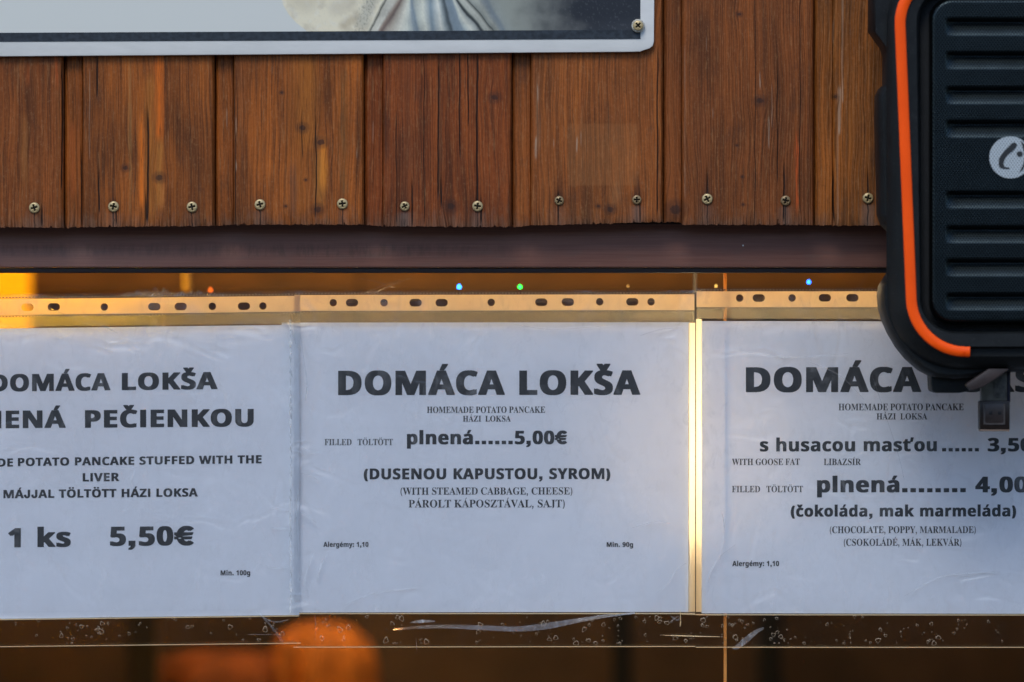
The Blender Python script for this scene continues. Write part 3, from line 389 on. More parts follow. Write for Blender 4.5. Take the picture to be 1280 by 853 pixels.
',[59,467],[44,406],[39,340],[44,273],[59,212],[83,156],[116,106],[157,64],[205,30],[259,4],[318,-11],[382,-16],[494,0],[589,50],[666,132],[638,158],[606,121],[571,91],[533,67],[494,49],[454,38],[414,35],[303,69],[236,169],[214,337],[234,516],[294,624],[395,660],[443,654],[489,636],[531,606],[568,566],[599,517],[625,459],[650,459],[650,693],[624,693],[614,668],[599,653],[577,648],[567,649],[557,651],[547,655],[488,676]]]],"D":[738,[[[330,678],[22,678],[22,653],[51,651],[74,645],[91,635],[101,618],[108,592],[110,557],[110,111],[108,81],[103,59],[94,44],[79,35],[58,29],[30,26],[30,0],[340,0],[538,38],[657,151],[697,339],[687,439],[655,523],[604,590],[532,639],[440,668]],[[310,643],[332,645],[438,611],[501,510],[522,341],[517,247],[501,171],[476,112],[439,70],[391,44],[331,36],[309,38],[293,42],[282,51],[276,63],[272,82],[271,107],[271,573],[272,599],[276,618],[282,631],[293,639]]]],"E":[658,[[[594,678],[24,678],[24,653],[53,651],[76,644],[93,634],[103,615],[110,587],[112,549],[112,116],[110,84],[104,60],[93,44],[77,33],[53,27],[21,25],[21,0],[599,0],[640,213],[612,213],[594,173],[574,139],[552,112],[527,89],[498,71],[467,58],[430,48],[389,43],[343,41],[318,42],[299,46],[286,52],[278,62],[274,78],[272,100],[272,331],[276,331],[308,330],[335,325],[359,318],[378,306],[394,290],[407,270],[416,244],[423,213],[428,176],[453,176],[453,514],[429,514],[419,466],[405,428],[386,401],[361,381],[329,370],[288,366],[272,366],[272,578],[273,596],[274,610],[277,621],[282,628],[288,634],[298,638],[310,639],[326,641],[345,641],[411,637],[465,625],[507,605],[537,575],[559,532],[571,476],[594,476]]]],"F":[602,[[[586,678],[21,678],[21,653],[52,648],[75,641],[92,630],[102,614],[109,590],[111,558],[111,125],[109,92],[103,67],[93,50],[77,38],[54,30],[23,26],[23,0],[382,0],[382,26],[354,27],[330,30],[312,35],[298,42],[287,51],[280,64],[275,79],[272,98],[271,120],[271,333],[281,333],[323,329],[357,318],[382,299],[401,270],[415,229],[424,176],[450,176],[450,516],[423,516],[414,468],[400,430],[381,403],[356,383],[323,372],[283,368],[271,368],[271,593],[272,607],[273,619],[277,627],[281,633],[288,637],[298,640],[309,641],[324,642],[342,642],[389,640],[428,635],[462,626],[489,613],[511,596],[529,574],[543,547],[554,514],[562,476],[586,476]]]],"G":[756,[[[436,689],[383,693],[320,688],[261,673],[208,648],[160,614],[119,573],[86,524],[61,469],[46,408],[41,341],[46,272],[61,209],[86,153],[119,104],[161,62],[211,29],[267,5],[330,-10],[399,-15],[488,-9],[576,11],[664,43],[664,191],[666,219],[671,240],[680,254],[694,263],[716,269],[745,271],[745,295],[410,295],[410,271],[446,269],[472,263],[490,254],[501,239],[508,218],[510,190],[510,106],[508,79],[500,57],[489,41],[470,29],[444,21],[410,19],[354,28],[306,55],[268,101],[240,163],[223,243],[217,339],[237,517],[297,624],[398,660],[430,657],[460,649],[490,635],[518,615],[545,592],[569,564],[591,532],[609,497],[625,458],[651,458],[651,693],[624,693],[617,679],[611,668],[604,660],[597,654],[588,650],[577,649],[569,650],[560,652],[550,656],[492,677]]]],"H":[779,[[[360,678],[24,678],[24,653],[54,649],[77,642],[93,631],[103,615],[109,593],[111,564],[111,120],[109,88],[103,64],[93,47],[77,36],[54,29],[23,26],[23,0],[360,0],[360,26],[329,29],[305,36],[289,47],[279,64],[273,88],[271,120],[271,329],[509,329],[509,120],[507,86],[501,62],[490,46],[474,36],[450,29],[420,26],[420,0],[755,0],[755,26],[725,29],[702,37],[687,49],[677,66],[671,90],[669,120],[669,564],[671,594],[677,616],[686,632],[701,642],[724,649],[755,653],[755,678],[420,678],[420,653],[443,651],[462,647],[477,643],[488,637],[497,629],[502,618],[506,604],[508,586],[509,564],[509,373],[271,373],[271,564],[272,586],[274,604],[278,618],[284,629],[293,637],[304,643],[319,647],[337,651],[360,653]]]],"I":[388,[[[364,678],[20,678],[20,653],[53,650],[78,645],[94,637],[104,623],[110,603],[112,576],[112,112],[110,84],[103,63],[91,48],[74,38],[50,31],[20,26],[20,0],[366,0],[366,26],[342,29],[322,34],[307,39],[294,46],[285,55],[279,66],[275,79],[273,96],[272,115],[272,576],[274'
',603],[281,623],[292,637],[308,645],[332,650],[364,653]]]],"J":[492,[[[468,678],[118,678],[118,653],[144,650],[165,646],[182,641],[195,633],[205,622],[212,609],[216,592],[219,571],[220,546],[220,32],[219,4],[214,-19],[207,-37],[195,-50],[178,-57],[156,-60],[133,-57],[119,-46],[114,-29],[115,-23],[119,-14],[126,-2],[133,12],[137,26],[138,41],[136,61],[129,78],[118,92],[103,103],[86,109],[66,111],[48,109],[31,102],[16,91],[4,75],[-3,56],[-5,34],[-3,10],[5,-12],[17,-33],[33,-52],[53,-67],[77,-80],[103,-89],[131,-95],[162,-97],[283,-72],[356,5],[380,132],[380,546],[381,573],[383,595],[387,612],[392,624],[401,634],[412,642],[427,647],[445,650],[468,653]]]],"K":[760,[[[361,678],[25,678],[25,653],[55,650],[78,643],[94,632],[104,615],[110,593],[112,564],[112,120],[110,88],[104,64],[94,47],[78,36],[55,29],[24,26],[24,0],[361,0],[361,26],[330,29],[306,36],[290,47],[280,64],[274,88],[272,120],[272,295],[297,318],[471,98],[485,79],[494,63],[497,51],[495,43],[489,36],[479,31],[473,29],[465,28],[456,27],[444,26],[432,26],[418,26],[418,0],[773,0],[773,26],[754,28],[738,31],[725,37],[714,45],[702,56],[690,69],[403,424],[513,537],[584,601],[650,640],[710,653],[723,653],[723,678],[433,678],[433,653],[481,650],[509,640],[519,623],[514,604],[501,582],[478,556],[272,348],[272,564],[273,586],[275,604],[279,618],[285,629],[294,637],[305,643],[320,647],[338,651],[361,653]]]],"L":[635,[[[372,678],[24,678],[24,653],[54,650],[77,643],[93,633],[103,617],[109,594],[111,564],[111,120],[109,88],[103,64],[93,47],[77,36],[54,29],[23,26],[23,0],[598,0],[636,230],[609,230],[591,187],[572,149],[551,119],[527,93],[499,74],[469,59],[434,49],[393,43],[348,41],[327,42],[310,43],[298,47],[288,52],[281,59],[276,70],[273,84],[272,102],[271,123],[271,564],[272,587],[275,605],[280,620],[287,631],[297,640],[310,646],[327,650],[347,652],[372,653]]]],"M":[944,[[[275,678],[22,678],[22,653],[45,651],[64,648],[79,644],[90,637],[99,629],[105,619],[109,606],[111,589],[112,569],[112,118],[110,87],[103,63],[92,47],[75,36],[51,29],[21,26],[21,0],[252,0],[252,26],[220,28],[196,34],[178,44],[166,60],[159,85],[157,119],[157,579],[402,0],[429,0],[677,594],[677,124],[676,101],[674,81],[670,66],[664,53],[655,44],[644,37],[629,32],[611,29],[589,26],[589,0],[918,0],[918,26],[897,27],[880,30],[866,35],[855,41],[847,51],[841,64],[837,80],[835,101],[834,127],[834,563],[836,592],[842,614],[853,630],[868,641],[890,649],[919,653],[919,678],[669,678],[472,212]]]],"N":[735,[[[233,678],[27,678],[27,653],[38,651],[47,648],[54,645],[64,636],[84,613],[113,578],[113,117],[112,95],[110,76],[106,62],[100,50],[92,41],[81,35],[66,30],[49,27],[27,26],[27,0],[248,0],[248,26],[216,29],[192,36],[177,46],[167,62],[161,86],[159,117],[159,521],[600,-16],[628,-16],[628,561],[630,593],[636,616],[645,633],[660,643],[683,650],[714,653],[714,678],[493,678],[493,653],[516,650],[534,647],[549,643],[560,636],[569,628],[575,617],[579,602],[581,584],[582,562],[582,251]]]],"O":[782,[[[443,691],[395,694],[345,691],[298,682],[254,667],[212,647],[175,621],[141,592],[111,557],[87,520],[67,479],[53,434],[44,388],[41,339],[44,290],[53,243],[67,199],[87,158],[111,120],[141,86],[174,56],[211,31],[251,11],[294,-4],[340,-13],[388,-16],[437,-13],[484,-4],[529,11],[570,31],[607,56],[641,86],[671,120],[695,158],[716,199],[730,243],[739,290],[742,339],[739,389],[730,436],[716,481],[696,522],[671,560],[642,594],[609,623],[572,648],[532,668],[489,682]],[[292,624],[387,660],[438,651],[482,624],[518,579],[544,516],[560,436],[565,339],[546,161],[489,54],[394,18],[343,27],[300,54],[264,100],[237,163],[221,243],[216,339],[235,517]]]],"P":[622,[[[318,678],[24,678],[24,653],[54,649],[77,642],[93,631],[103,615],[109,593],[111,564],[111,120],[109,88],[103,64],[93,47],[77,36],[54,29],[23,26],[23,0],[360,0],[360,26],[329,29],[305,36],[289,47],[279,64],[273,88],[271,120],[271,306],[360,306],[435,312],[497,329],[546,358],[581,396],[602,441],[609,494],[606,530],[596,563],[580,592],[558,617],[532,638],[500,655],[456,668],[395,675]],[[304,641],[322,642],['
'359,638],[388,626],[410,605],[424,576],[432,537],[435,490],[432,442],[421,404],[405,376],[379,357],[345,346],[300,342],[271,342],[271,593],[272,609],[276,622],[282,631],[291,637]]]],"R":[704,[[[323,678],[24,678],[24,653],[54,649],[77,642],[93,631],[103,615],[109,593],[111,564],[111,120],[109,88],[103,64],[93,47],[77,36],[54,29],[23,26],[23,0],[360,0],[360,26],[329,29],[305,36],[289,47],[279,64],[273,88],[271,120],[271,316],[300,316],[504,0],[715,0],[715,26],[712,26],[697,27],[684,31],[674,38],[664,47],[654,60],[643,75],[469,333],[553,370],[604,425],[621,498],[613,554],[588,599],[547,634],[489,658],[415,673]],[[310,641],[334,642],[400,626],[439,579],[452,500],[448,452],[436,414],[417,385],[388,364],[350,352],[303,348],[271,348],[271,574],[272,599],[276,617],[282,629],[293,636]]]],"S":[581,[[[296,693],[275,694],[238,691],[203,683],[172,669],[143,650],[120,627],[100,600],[86,568],[77,533],[74,494],[79,450],[92,411],[115,376],[147,344],[189,313],[242,284],[335,238],[379,209],[406,174],[415,133],[411,103],[401,76],[383,54],[358,36],[328,26],[293,22],[244,28],[202,45],[166,74],[136,115],[112,169],[93,235],[64,235],[64,-16],[91,-16],[95,-5],[99,4],[103,11],[109,15],[116,17],[126,18],[130,18],[137,16],[147,14],[158,11],[171,6],[187,1],[203,-4],[219,-9],[236,-12],[253,-13],[269,-15],[286,-15],[334,-12],[378,-3],[418,12],[453,32],[481,56],[505,86],[521,120],[532,157],[535,198],[533,228],[529,255],[521,280],[509,303],[493,326],[473,347],[447,367],[415,387],[377,406],[281,451],[250,467],[224,484],[204,501],[190,520],[181,541],[178,566],[181,592],[191,615],[208,635],[230,650],[257,659],[289,662],[317,659],[343,652],[370,639],[394,621],[417,599],[437,573],[455,543],[469,511],[480,475],[505,475],[505,694],[477,694],[471,676],[461,666],[446,662],[442,662],[438,663],[434,664],[430,665],[425,666],[420,667],[393,675],[366,682],[342,687],[318,691]]]],"T":[630,[[[16,678],[16,473],[43,473],[53,524],[71,567],[97,601],[131,625],[173,640],[222,645],[232,645],[232,120],[230,88],[223,63],[212,46],[194,35],[169,28],[137,26],[137,0],[488,0],[488,26],[454,28],[429,34],[412,45],[401,62],[394,87],[392,120],[392,645],[400,645],[496,626],[558,568],[586,472],[611,472],[611,678]]]],"V":[637,[[[314,678],[-21,678],[-21,653],[2,648],[20,639],[34,626],[44,609],[55,590],[66,567],[316,-19],[342,-19],[569,570],[582,600],[595,622],[608,637],[622,646],[639,651],[658,653],[658,678],[445,678],[445,653],[472,651],[493,648],[509,643],[519,635],[526,624],[528,609],[527,595],[524,579],[518,562],[385,213],[240,563],[233,582],[228,598],[227,610],[229,624],[236,636],[248,644],[264,649],[286,652],[314,653]]]],"W":[910,[[[269,678],[-23,678],[-23,653],[-4,651],[11,645],[23,636],[31,623],[40,606],[48,585],[254,-16],[283,-16],[470,460],[637,-16],[664,-16],[856,565],[865,590],[875,611],[885,627],[897,639],[911,648],[929,653],[929,678],[749,678],[749,653],[771,651],[788,647],[801,641],[810,633],[815,621],[817,605],[816,590],[812,572],[805,550],[706,247],[594,575],[589,591],[586,603],[585,613],[593,635],[616,649],[654,653],[654,678],[341,678],[341,653],[365,650],[384,646],[398,640],[409,630],[418,615],[426,594],[448,525],[332,228],[220,555],[214,577],[210,595],[209,611],[211,625],[215,635],[223,643],[234,648],[250,651],[269,653]]]],"Y":[634,[[[308,678],[-20,678],[-20,652],[-13,651],[-6,650],[1,648],[8,646],[14,643],[21,639],[36,626],[52,605],[69,576],[239,266],[239,120],[237,88],[231,64],[221,47],[205,36],[182,29],[151,26],[151,0],[488,0],[488,26],[457,29],[433,36],[417,47],[407,64],[401,88],[399,120],[399,303],[570,583],[583,603],[596,619],[609,632],[622,642],[637,648],[654,652],[654,678],[439,678],[439,652],[444,652],[486,647],[511,632],[519,607],[516,589],[509,569],[496,545],[370,336],[244,583],[237,597],[233,610],[232,620],[234,629],[239,637],[248,644],[260,648],[274,651],[291,652],[308,652]]]],"Z":[658,[[[85,678],[66,471],[91,471],[106,512],[122,547],[140,575],[160,596],[184,613],[211,626],[241,634],[278,638],[319,640],[411,640],[30,16],[30,0],[606,0],[631,244],[606,244],[585,180],['
'556,129],[520,91],[475,64],[420,48],[356,43],[228,43],[605,660],[605,678]]]]}}')

# ================================================================ cladding wall
LINES = [-299, -110, 79, 268, 455, 640, 829, 1018, 1207, 1396, 1585]
BASE = [(-400,285),(0,284),(79,285),(103,284),(268,282.5),(290,281),(455,281),(477,283),(640,284),(664,282),(760,279.5),(829,277.5),(851,277.5),(853,281),(1018,281.5),(1044,282),(1700,283)]
def interp(tab, x):
    for (a, b), (c, d) in zip(tab, tab[1:]):
        if a <= x <= c: return b + (d-b)*(x-a)/(c-a)
    return tab[0][1] if x < tab[0][0] else tab[-1][1]
SCREWS = [(-60,260,7),(43,260,7),(142,258.5,7),(240,259,7),(325,256,7),(428,255,7),(506,258,6.2),(597,258,7),(699,251,6),(796,250,6),(884,249,7),(982,251,6.6),(1085,248,7),(1180,248,7),(1285,249,7),(1440,250,7)]
FY = -0.018
wall = empty('cladding_wall', 'brown stained vertical board cladding above the dark rail, brass screws along its ragged lower ends', 'wall')
backing = link('backing_panel', MB().box(-.62, .80, 0.0, 0.002, ZC+.0845, 2.52).mesh(), simple('backing_wood', (.03, .014, .008), .9), wall)
BP = {  # per board: palette, knots, streaks, cracks, pale scratches
 0: dict(),
 1: dict(dark=(.085,.030,.011), mid=(.17,.056,.016), light=(.30,.085,.018), streaks=[(30,150,235,10,.35,(.34,.13,.03)),(70,72,110,6,.7,(.36,.07,.012)),(35,85,110,4,.5,(.38,.08,.012))], cracks=[(77,90,240,1.0),(52,268,286,1.4)]),
 2: dict(mid=(.20,.064,.015), light=(.38,.12,.020), knots=[(199,222,3.0),(157,210,2.2)], streaks=[(199,72,178,13,1.0,(.62,.13,.010)),(177,150,262,8,1.0,(.66,.15,.012)),(188,100,280,16,.5,(.45,.15,.02)),(199,180,262,12,.6,(.52,.19,.03)),(163,60,270,5,.35,(.40,.20,.06)),(90,160,250,12,.6,(.36,.08,.012)),(203,235,262,6,.6,(.46,.15,.03)),(97,80,280,6,.2,(.30,.08,.02))],
         cracks=[(185,150,282,1.6),(122,75,125,1.2),(124,225,270,1.4),(183,255,283,2.0),(145,262,285,1.2),(101,200,285,.8)], pales=[(112,90,200,1.2,.3)]),
 3: dict(mid=(.20,.064,.016), light=(.38,.120,.022), knots=[(378,160,2.8),(401,178,3.2),(397,262,3.0),(352,116,1.2),(382,225,1.0),(357,258,1.1)],
         streaks=[(385,80,190,30,.45,(.46,.15,.018)),(375,72,270,46,.35,(.44,.13,.016)),(404,180,240,12,.95,(.66,.20,.018)),(400,195,262,16,.5,(.42,.17,.03)),(366,210,275,14,.45,(.09,.045,.03)),(430,90,250,12,.4,(.15,.075,.02)),(302,80,200,5,.3,(.40,.12,.03))],
         cracks=[(395,160,275,.9),(294,120,283,.7),(378,150,200,.6)], pales=[(295,150,170,1.4,.6),(295,205,215,1.6,.7),(283,140,160,1.2,.5),(340,86,92,1.5,.6),(446,190,200,1,.6)]),
 4: dict(dark=(.075,.024,.010), mid=(.165,.046,.014), light=(.27,.078,.018), gscale=1.2, knots=[(618,122,3.0),(564,258,3.4)], streaks=[(510,72,270,20,.35,(.24,.065,.018)),(549,100,250,7,.45,(.13,.055,.022))],
         cracks=[(597,75,262,1.7),(548,90,250,1.1),(575,75,200,.9),(585,72,160,.8),(515,240,285,1.2),(552,235,262,1.5),(602,262,284,1.5),(496,150,282,.6),(530,75,282,.6)], pales=[(466,155,180,1.5,.4),(448,180,205,1,.5)]),
 5: dict(dark=(.10,.038,.015), mid=(.20,.066,.020), light=(.33,.115,.03), knots=[(622,120,2.6),(763,262,2.8),(748,258,1.3)], patches=[(710,797,155,232,.18,(.40,.17,.055))], streaks=[(770,235,258,22,.35,(.38,.17,.06)),(672,100,190,7,.3,(.30,.17,.09))],
         cracks=[(698,252,282,1.0),(822,75,270,1.0),(800,250,281,.9)], pales=[(672,110,130,1.8,.6),(670,175,200,2.0,.7),(721,175,192,1.6,.8),(692,178,186,1.0,.6),(726,168,184,1.0,.5)]),
 6: dict(dark=(.085,.032,.014), mid=(.155,.052,.018), light=(.25,.080,.022), gscale=1.3, knots=[(950,126,3.0),(924,18,1.6),(928,221,1.0),(929,256,1.0),(921,182,.9),(845,262,5.0)],
         streaks=[(996,175,265,5,.95,(.50,.085,.014)),(838,0,275,14,.35,(.26,.075,.016)),(880,140,260,16,.3,(.24,.065,.016))], cracks=[(980,215,281,1.3),(884,225,249,1.0),(944,0,281,.5),(972,100,230,.7),(1000,0,270,.6)],
         pales=[(950,94,112,1.4,.8),(961,150,186,1.6,.6),(891,140,150,1,.5),(883,50,66,1,.5),(856,60,250,1.6,.22),(965,108,160,.9,.4)]),
 7: dict(dark=(.095,.040,.014), mid=(.19,.070,.018), light=(.30,.105,.024), knots=[(1044,121,1.6)], streaks=[(1063,130,200,10,.4,(.33,.11,.02))], pales=[(1053,0,130,2.4,.55),(1049,112,170,3.4,.75),(1042,30,56,1.3,.6),(1047,170,280,2.0,.3)],
         cracks=[(1042,225,281,1.2),(1085,225,248,1.2)]),
 8: dict(), 9: dict()}
# screw head: domed with a real cross recess, built once, mesh data shared
def screw_mesh(r, k):
    mb = MB(); n = 32; m = 14; V = []; F = []
    for j in range(m+1):
        rr = r*j/m
        for i in range(n):
            a = 2*math.pi*i/n; x = rr*math.cos(a); z = rr*math.sin(a)
            h = .0016*(1-(rr/r)**2*.55)
            u = x*math.cos(k)+z*math.sin(k); v = -x*math.sin(k)+z*math.cos(k)
            wd = r*.13
            if rr < r*.60 and (abs(u) < wd or abs(v) < wd): h -= .0016
            if j == m: h = -.0002
            V.append((x, -h, z))
    for j in range(m):
        for i in range(n):
            q = (i+1) % n; F.append((j*n+i, (j+1)*n+i, (j+1)*n+q, j*n+q))
    me = mesh_from(V, F); da = me.attributes.new('dirt', 'FLOAT', 'POINT')
    da.data.foreach_set('value', [1.0 if (-v[1] < .0009 and math.hypot(v[0], v[2]) < r*.6) else 0.0 for v in V])
    bm = bmesh.new(); bm.from_mesh(me); bmesh.ops.remove_doubles(bm, verts=bm.verts, dist=1e-6)
    bmesh.ops.recalc_face_normals(bm, faces=bm.faces)
    for f in bm.faces: f.smooth = True
    for e in bm.edges:
        if len(e.link_faces) == 2 and e.calc_face_angle(0) > .6: e.smooth = False
    bm.to_mesh(me); bm.free(); return me
def brass_mat():
    m, nt, b = new_mat('brass_screw'); X, Y, Z = coords(nt)
    n = ntex(nt, X, Y, Z, .6, 5, .65)
    oi = nt.nodes.new('ShaderNodeObjectInfo'); rnd_ = N(nt, oi.outputs['Random'])
    at = nt.nodes.new('ShaderNodeAttribute'); at.attribute_name = 'dirt'; at = N(nt, at.outputs['Fac'])
    setc(nt, b.inputs['Base Color'], mix(nt, at, mix(nt, (n + rnd_*.45 - .2).ramp(.34, .64), (.48, .36, .17), (.14, .075, .03)), (.02, .012, .006)))
    b.inputs['Metallic'].default_value = .25; setc(nt, b.inputs['Roughness'], n*.4+.18)
    return m
BRASS = brass_mat()
smeshes = [screw_mesh(1.0, a) for a in (.2, .75, 1.15, 1.4)]
for me in smeshes: me.materials.append(BRASS)
recess_m = simple('screw_recess_dirt', (.02, .012, .008), .9)
def make_board(i):
    L, Rr = LINES[i], LINES[i+1]
    prof = [(L+.1,-.008),(L+.7,-.0105),(L+2.2,-.0122),(L+4.2,-.0133)]
    x = L+6
    while x < L+21: prof.append((x, -.0135)); x += 1.3
    prof += [(L+22.4,-.0133),(L+23.6,-.0122),(L+24.2,-.0165),(L+25.8,FY)]
    x = L+28
    while x < Rr-5: prof.append((x, FY)); x += 1.1
    prof += [(Rr-5,FY),(Rr-2.6,-.0174),(Rr-1.0,-.0158),(Rr-.3,-.0135),(Rr-.1,-.008)]
    top = -640; n = len(prof); V = []
    rows = [top, 180, 262, 274, None]
    rnd = random.Random(i*31+5); chips = [(rnd.uniform(L, Rr), rnd.uniform(.6, 1.5), rnd.uniform(.8, 3.5)) for _ in range(9)]
    # chips: notches in the end grain; splits run under some screws
    for r in rows:
        for (px, y) in prof:
            py = r
            if r is None:
                py = interp(BASE, px) + (noise.noise(Vector((px*.15, i, 0)))*1.2 + noise.noise(Vector((px*.9, i, 3)))*1.6 + noise.noise(Vector((px*2.3, i, 8)))*1.2)
                for (cx, cw, cd) in chips:
                    if abs(px-cx) < cw: py -= cd*(1-abs(px-cx)/cw)
            yy = y
            if r is None: yy = y + .0007 + abs(noise.noise(Vector((px*.6, 7, i))))*.0012
            p = P(px, py, FY); V.append((p.x, yy, p.z))
    nr = len(rows); F = []
    for j in range(nr-1):
        for k in range(n-1):
            a = j*n+k; F.append((a, a+n, a+n+1, a+1))
    # back edge row for the end grain
    b0 = len(V)
    for (px, y) in prof:
        p = P(px, interp(BASE, px)-1, FY); V.append((p.x, -.0012, p.z))
    for k in range(n-1): F.append(((nr-1)*n+k, b0+k, b0+k+1, (nr-1)*n+k+1))
    me = mesh_from(V, F)
    bm = bmesh.new(); bm.from_mesh(me); bmesh.ops.recalc_face_normals(bm, faces=bm.faces)
    fr = sum((f.normal.y*f.calc_area() for f in bm.faces))
    if fr > 0: bmesh.ops.reverse_faces(bm, faces=bm.faces)
    for f in bm.faces: f.smooth = True
    for e in bm.edges:
        if len(e.link_faces) == 2 and e.calc_face_angle(0) > .5: e.smooth = False
    bm.to_mesh(me); bm.free()
    kw = dict(BP.get(i, {}))
    kw.setdefault('mid', (.19, .062, .016)); kw.setdefault('dark', (.085,.030,.010)); kw.setdefault('light', (.36,.12,.025))
    for q_, f_ in (('dark', 1.2), ('mid', 1.35), ('light', 1.35)): v = kw[q_]; kw[q_] = (v[0]*f_*1.06, v[1]*f_*.86, v[2]*f_*.50)
    mine = [s for s in SCREWS if L <= s[0] < Rr]
    mat = wood_mat('stained_board', i+1, screws=[(s[0], s[1]) for s in mine], **kw)
    bo = link('board', me, mat, wall)
    for s in mine:
        o = link('screw', smeshes[int(s[0]) % 4], None, bo)
        p = P(s[0], s[1], FY); o.location = (p.x, FY - .0004, p.z); r = s[2]*S*.97
        o.scale = (r, 1, r); o.rotation_euler = (R((s[0] % 5)-2), (s[0]*1.7) % 1.5, 0)
for i in range(len(LINES)-1): make_board(i)

# ================================================================ rail under the cladding
def rail_mat():
    m, nt, b = new_mat('rail_paint'); X, Y, Z = coords(nt)
    brs = ntex(nt, X*.02, Y, Z*1.1, 1, 5, .65)
    n = ntex(nt, X*.05, Y, Z*.2, 1, 4, .6)
    c = mix(nt, brs.ramp(.35, .65), (.155, .062, .042), (.190, .080, .054))
    c = mix(nt, n.ramp(.5, .8)*.5, c, (.13, .078, .058))
    # row of worn, drip-edged stain along the middle, left part only
    st = ntex(nt, X*.22, 2.0, Z*.05, 1, 4, .75)
    col = (ntex(nt, X*.9, 4.0, 0.0, 1, 2)-.5)*9.0
    band = (Z + col).ramp(wz(322), wz(318)) * (Z + col*.2).ramp(wz(300), wz(309))
    c = mix(nt, band*st.ramp(.42, .62)*.5*X.ramp(wx(760), wx(480)), c, (.085, .042, .026))
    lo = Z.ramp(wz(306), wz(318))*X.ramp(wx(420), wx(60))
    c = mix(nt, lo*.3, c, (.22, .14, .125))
    sp = ntex(nt, X*.55, Y, Z*.55, 1, 2)
    c = mix(nt, sp.ramp(.80, .83), c, (.5, .5, .5))
    setc(nt, b.inputs['Base Color'], c); setc(nt, b.inputs['Roughness'], n*.25+.38)
    nt.links.new(bump(nt, brs, .25, .0006), b.inputs['Normal']); return m
rail = empty('window_rail', 'dark brown painted horizontal rail between the cladding and the window', 'rail')
zb = lambda py: ZC+(426.5-py)*S
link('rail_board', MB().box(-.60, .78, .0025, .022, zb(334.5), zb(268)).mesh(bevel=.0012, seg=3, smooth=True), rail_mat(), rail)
link('lower_lip', MB().box(-.60, .78, .0062, .0225, zb(341), zb(335)).mesh(bevel=.0008, smooth=True), simple('lip_paint', (.016, .009, .009), .5), rail)
link('white_speck', MB().lathe([(.0006, 0), (.0004, -.0004)], (P(929,307).x, .0024, P(929,307).z), 'Y', 8).mesh(), simple('bird_lime', (.7,.7,.68), .8), rail)

# ================================================================ interior behind the window
iw = simple('interior_wood', (.34, .17, .045), .6, nscale=.01, namp=.35)
idk = simple('interior_dark', (.030, .020, .013), .7, nscale=.01, namp=.3)
struct(link('interior_wall', MB().box(-1.8, 1.8, 2.60, 2.64, .9, 2.3).mesh(), iw))
struct(link('interior_side_wall', MB().box(-1.84, -1.80, .035, 2.64, .9, 2.3).mesh(), iw))
struct(link('interior_side_wall', MB().box(1.80, 1.84, .035, 2.64, .9, 2.3).mesh(), iw))
struct(link('interior_ceiling', MB().box(-1.84, 1.84, .035, 2.64, 2.30, 2.34).mesh(), iw))
struct(link('interior_floor', MB().box(-1.84, 1.84, .035, 2.64, .86, .90).mesh(), idk))
struct(link('wall_header', MB().box(-1.84, 1.84, .003, .034, zb(262), 2.6).mesh(), idk))
struct(link('wall_apron', MB().box(-1.84, 1.84, .003, .034, 0.0, 1.50).mesh(), idk))
struct(link('wall_pier', MB().box(-1.84, -.62, .003, .034, 1.502, zb(263)).mesh(), idk))
struct(link('wall_pier', MB().box(.80, 1.84, .003, .034, 1.502, zb(263)).mesh(), idk))
def inside(px0, px1, py0, py1, y0, y1):
    a = P(px0, py1, y0); b = P(px1, py0, y0); return MB().box(a.x, b.x, y0, y1, a.z, b.z)
cb = empty('shelf_unit', 'dark blurred shelf unit along the back of the stall, behind the window', 'shelf')
link('shelf_board', inside(-900, 2100, 356, 372, 2.2, 2.58).mesh(bevel=.004), simple('shelf_brown', (.10, .055, .02), .6), cb)
link('cupboard', inside(-900, 2100, 640, 1100, 2.25, 2.59).mesh(bevel=.004), simple('cupboard_brown', (.075, .050, .032), .5, nscale=.004, namp=.5), cb)
for (a, b_) in ((-420,-380),(765,790),(948,978),(1500,1540)):
    link('upright', inside(a, b_, 372, 1100, 1.66, 1.70).mesh(bevel=.004), simple('upright_dark', (.010, .012, .014), .6), cb)
link('upright', inside(160, 196, 372, 1100, 1.50, 1.55).mesh(bevel=.004), simple('upright_olive', (.09, .06, .02), .6), cb)
link('batten', inside(226, 238, 330, 365, .40, .42).mesh(bevel=.002), simple('batten_pine', (.50, .26, .05), .6), cb)

# warm lamps in the stall
WARM = (1.0, .56, .20)
lt = empty('lamp_tube', 'warm lamp tube tucked up behind the dark rail inside the window', 'lamp')
z0 = zb(322)
link('tube', MB().lathe([(.001,-.28),(.006,-.279),(.006,.549),(.001,.55)], (.03, .085, z0), 'X', 14).mesh(smooth=True), lamp_mat('tube_glow', (1.0,.72,.38), 15), lt)
link('holder', MB().box(-.60, .62, .074, .091, z0+.0075, z0+.02).mesh(), idk, lt)
at_ = empty('added_amber_tube', 'unseen amber tube added behind the dark rail to yellow the left punched strip', 'lamp')  # unseen tube added to tint the left punched strip yellow
link('tube', MB().lathe([(.001,-.34),(.006,-.339),(.006,-.006),(.001,-.005)], (-.255, .080, z0), 'X', 14).mesh(smooth=True), lamp_mat('amber_glow', (1.0,.60,.05), 50), at_)
hb = empty('hanging_bulb', 'bright bulb glowing through the gap between the middle and right menu sheets', 'lamp')
bp = P(869, 550, .125)
link('bulb', MB().lathe([(.001,-.030),(.008,-.028),(.013,-.018),(.014,-.008),(.011,.006),(.007,.016),(.006,.024),(.001,.025)], bp, 'Z', 20).mesh(smooth=True), lamp_mat('bulb_glow', (1.0, .80, .48), 4), hb)
link('cord', MB().tube([bp+Vector((0,.0,.027)), bp+Vector((0,.006,.15)), bp+Vector((.0,.05,.37)), bp+Vector((0,.05,.470))], .0016).mesh(smooth=True), idk, hb)
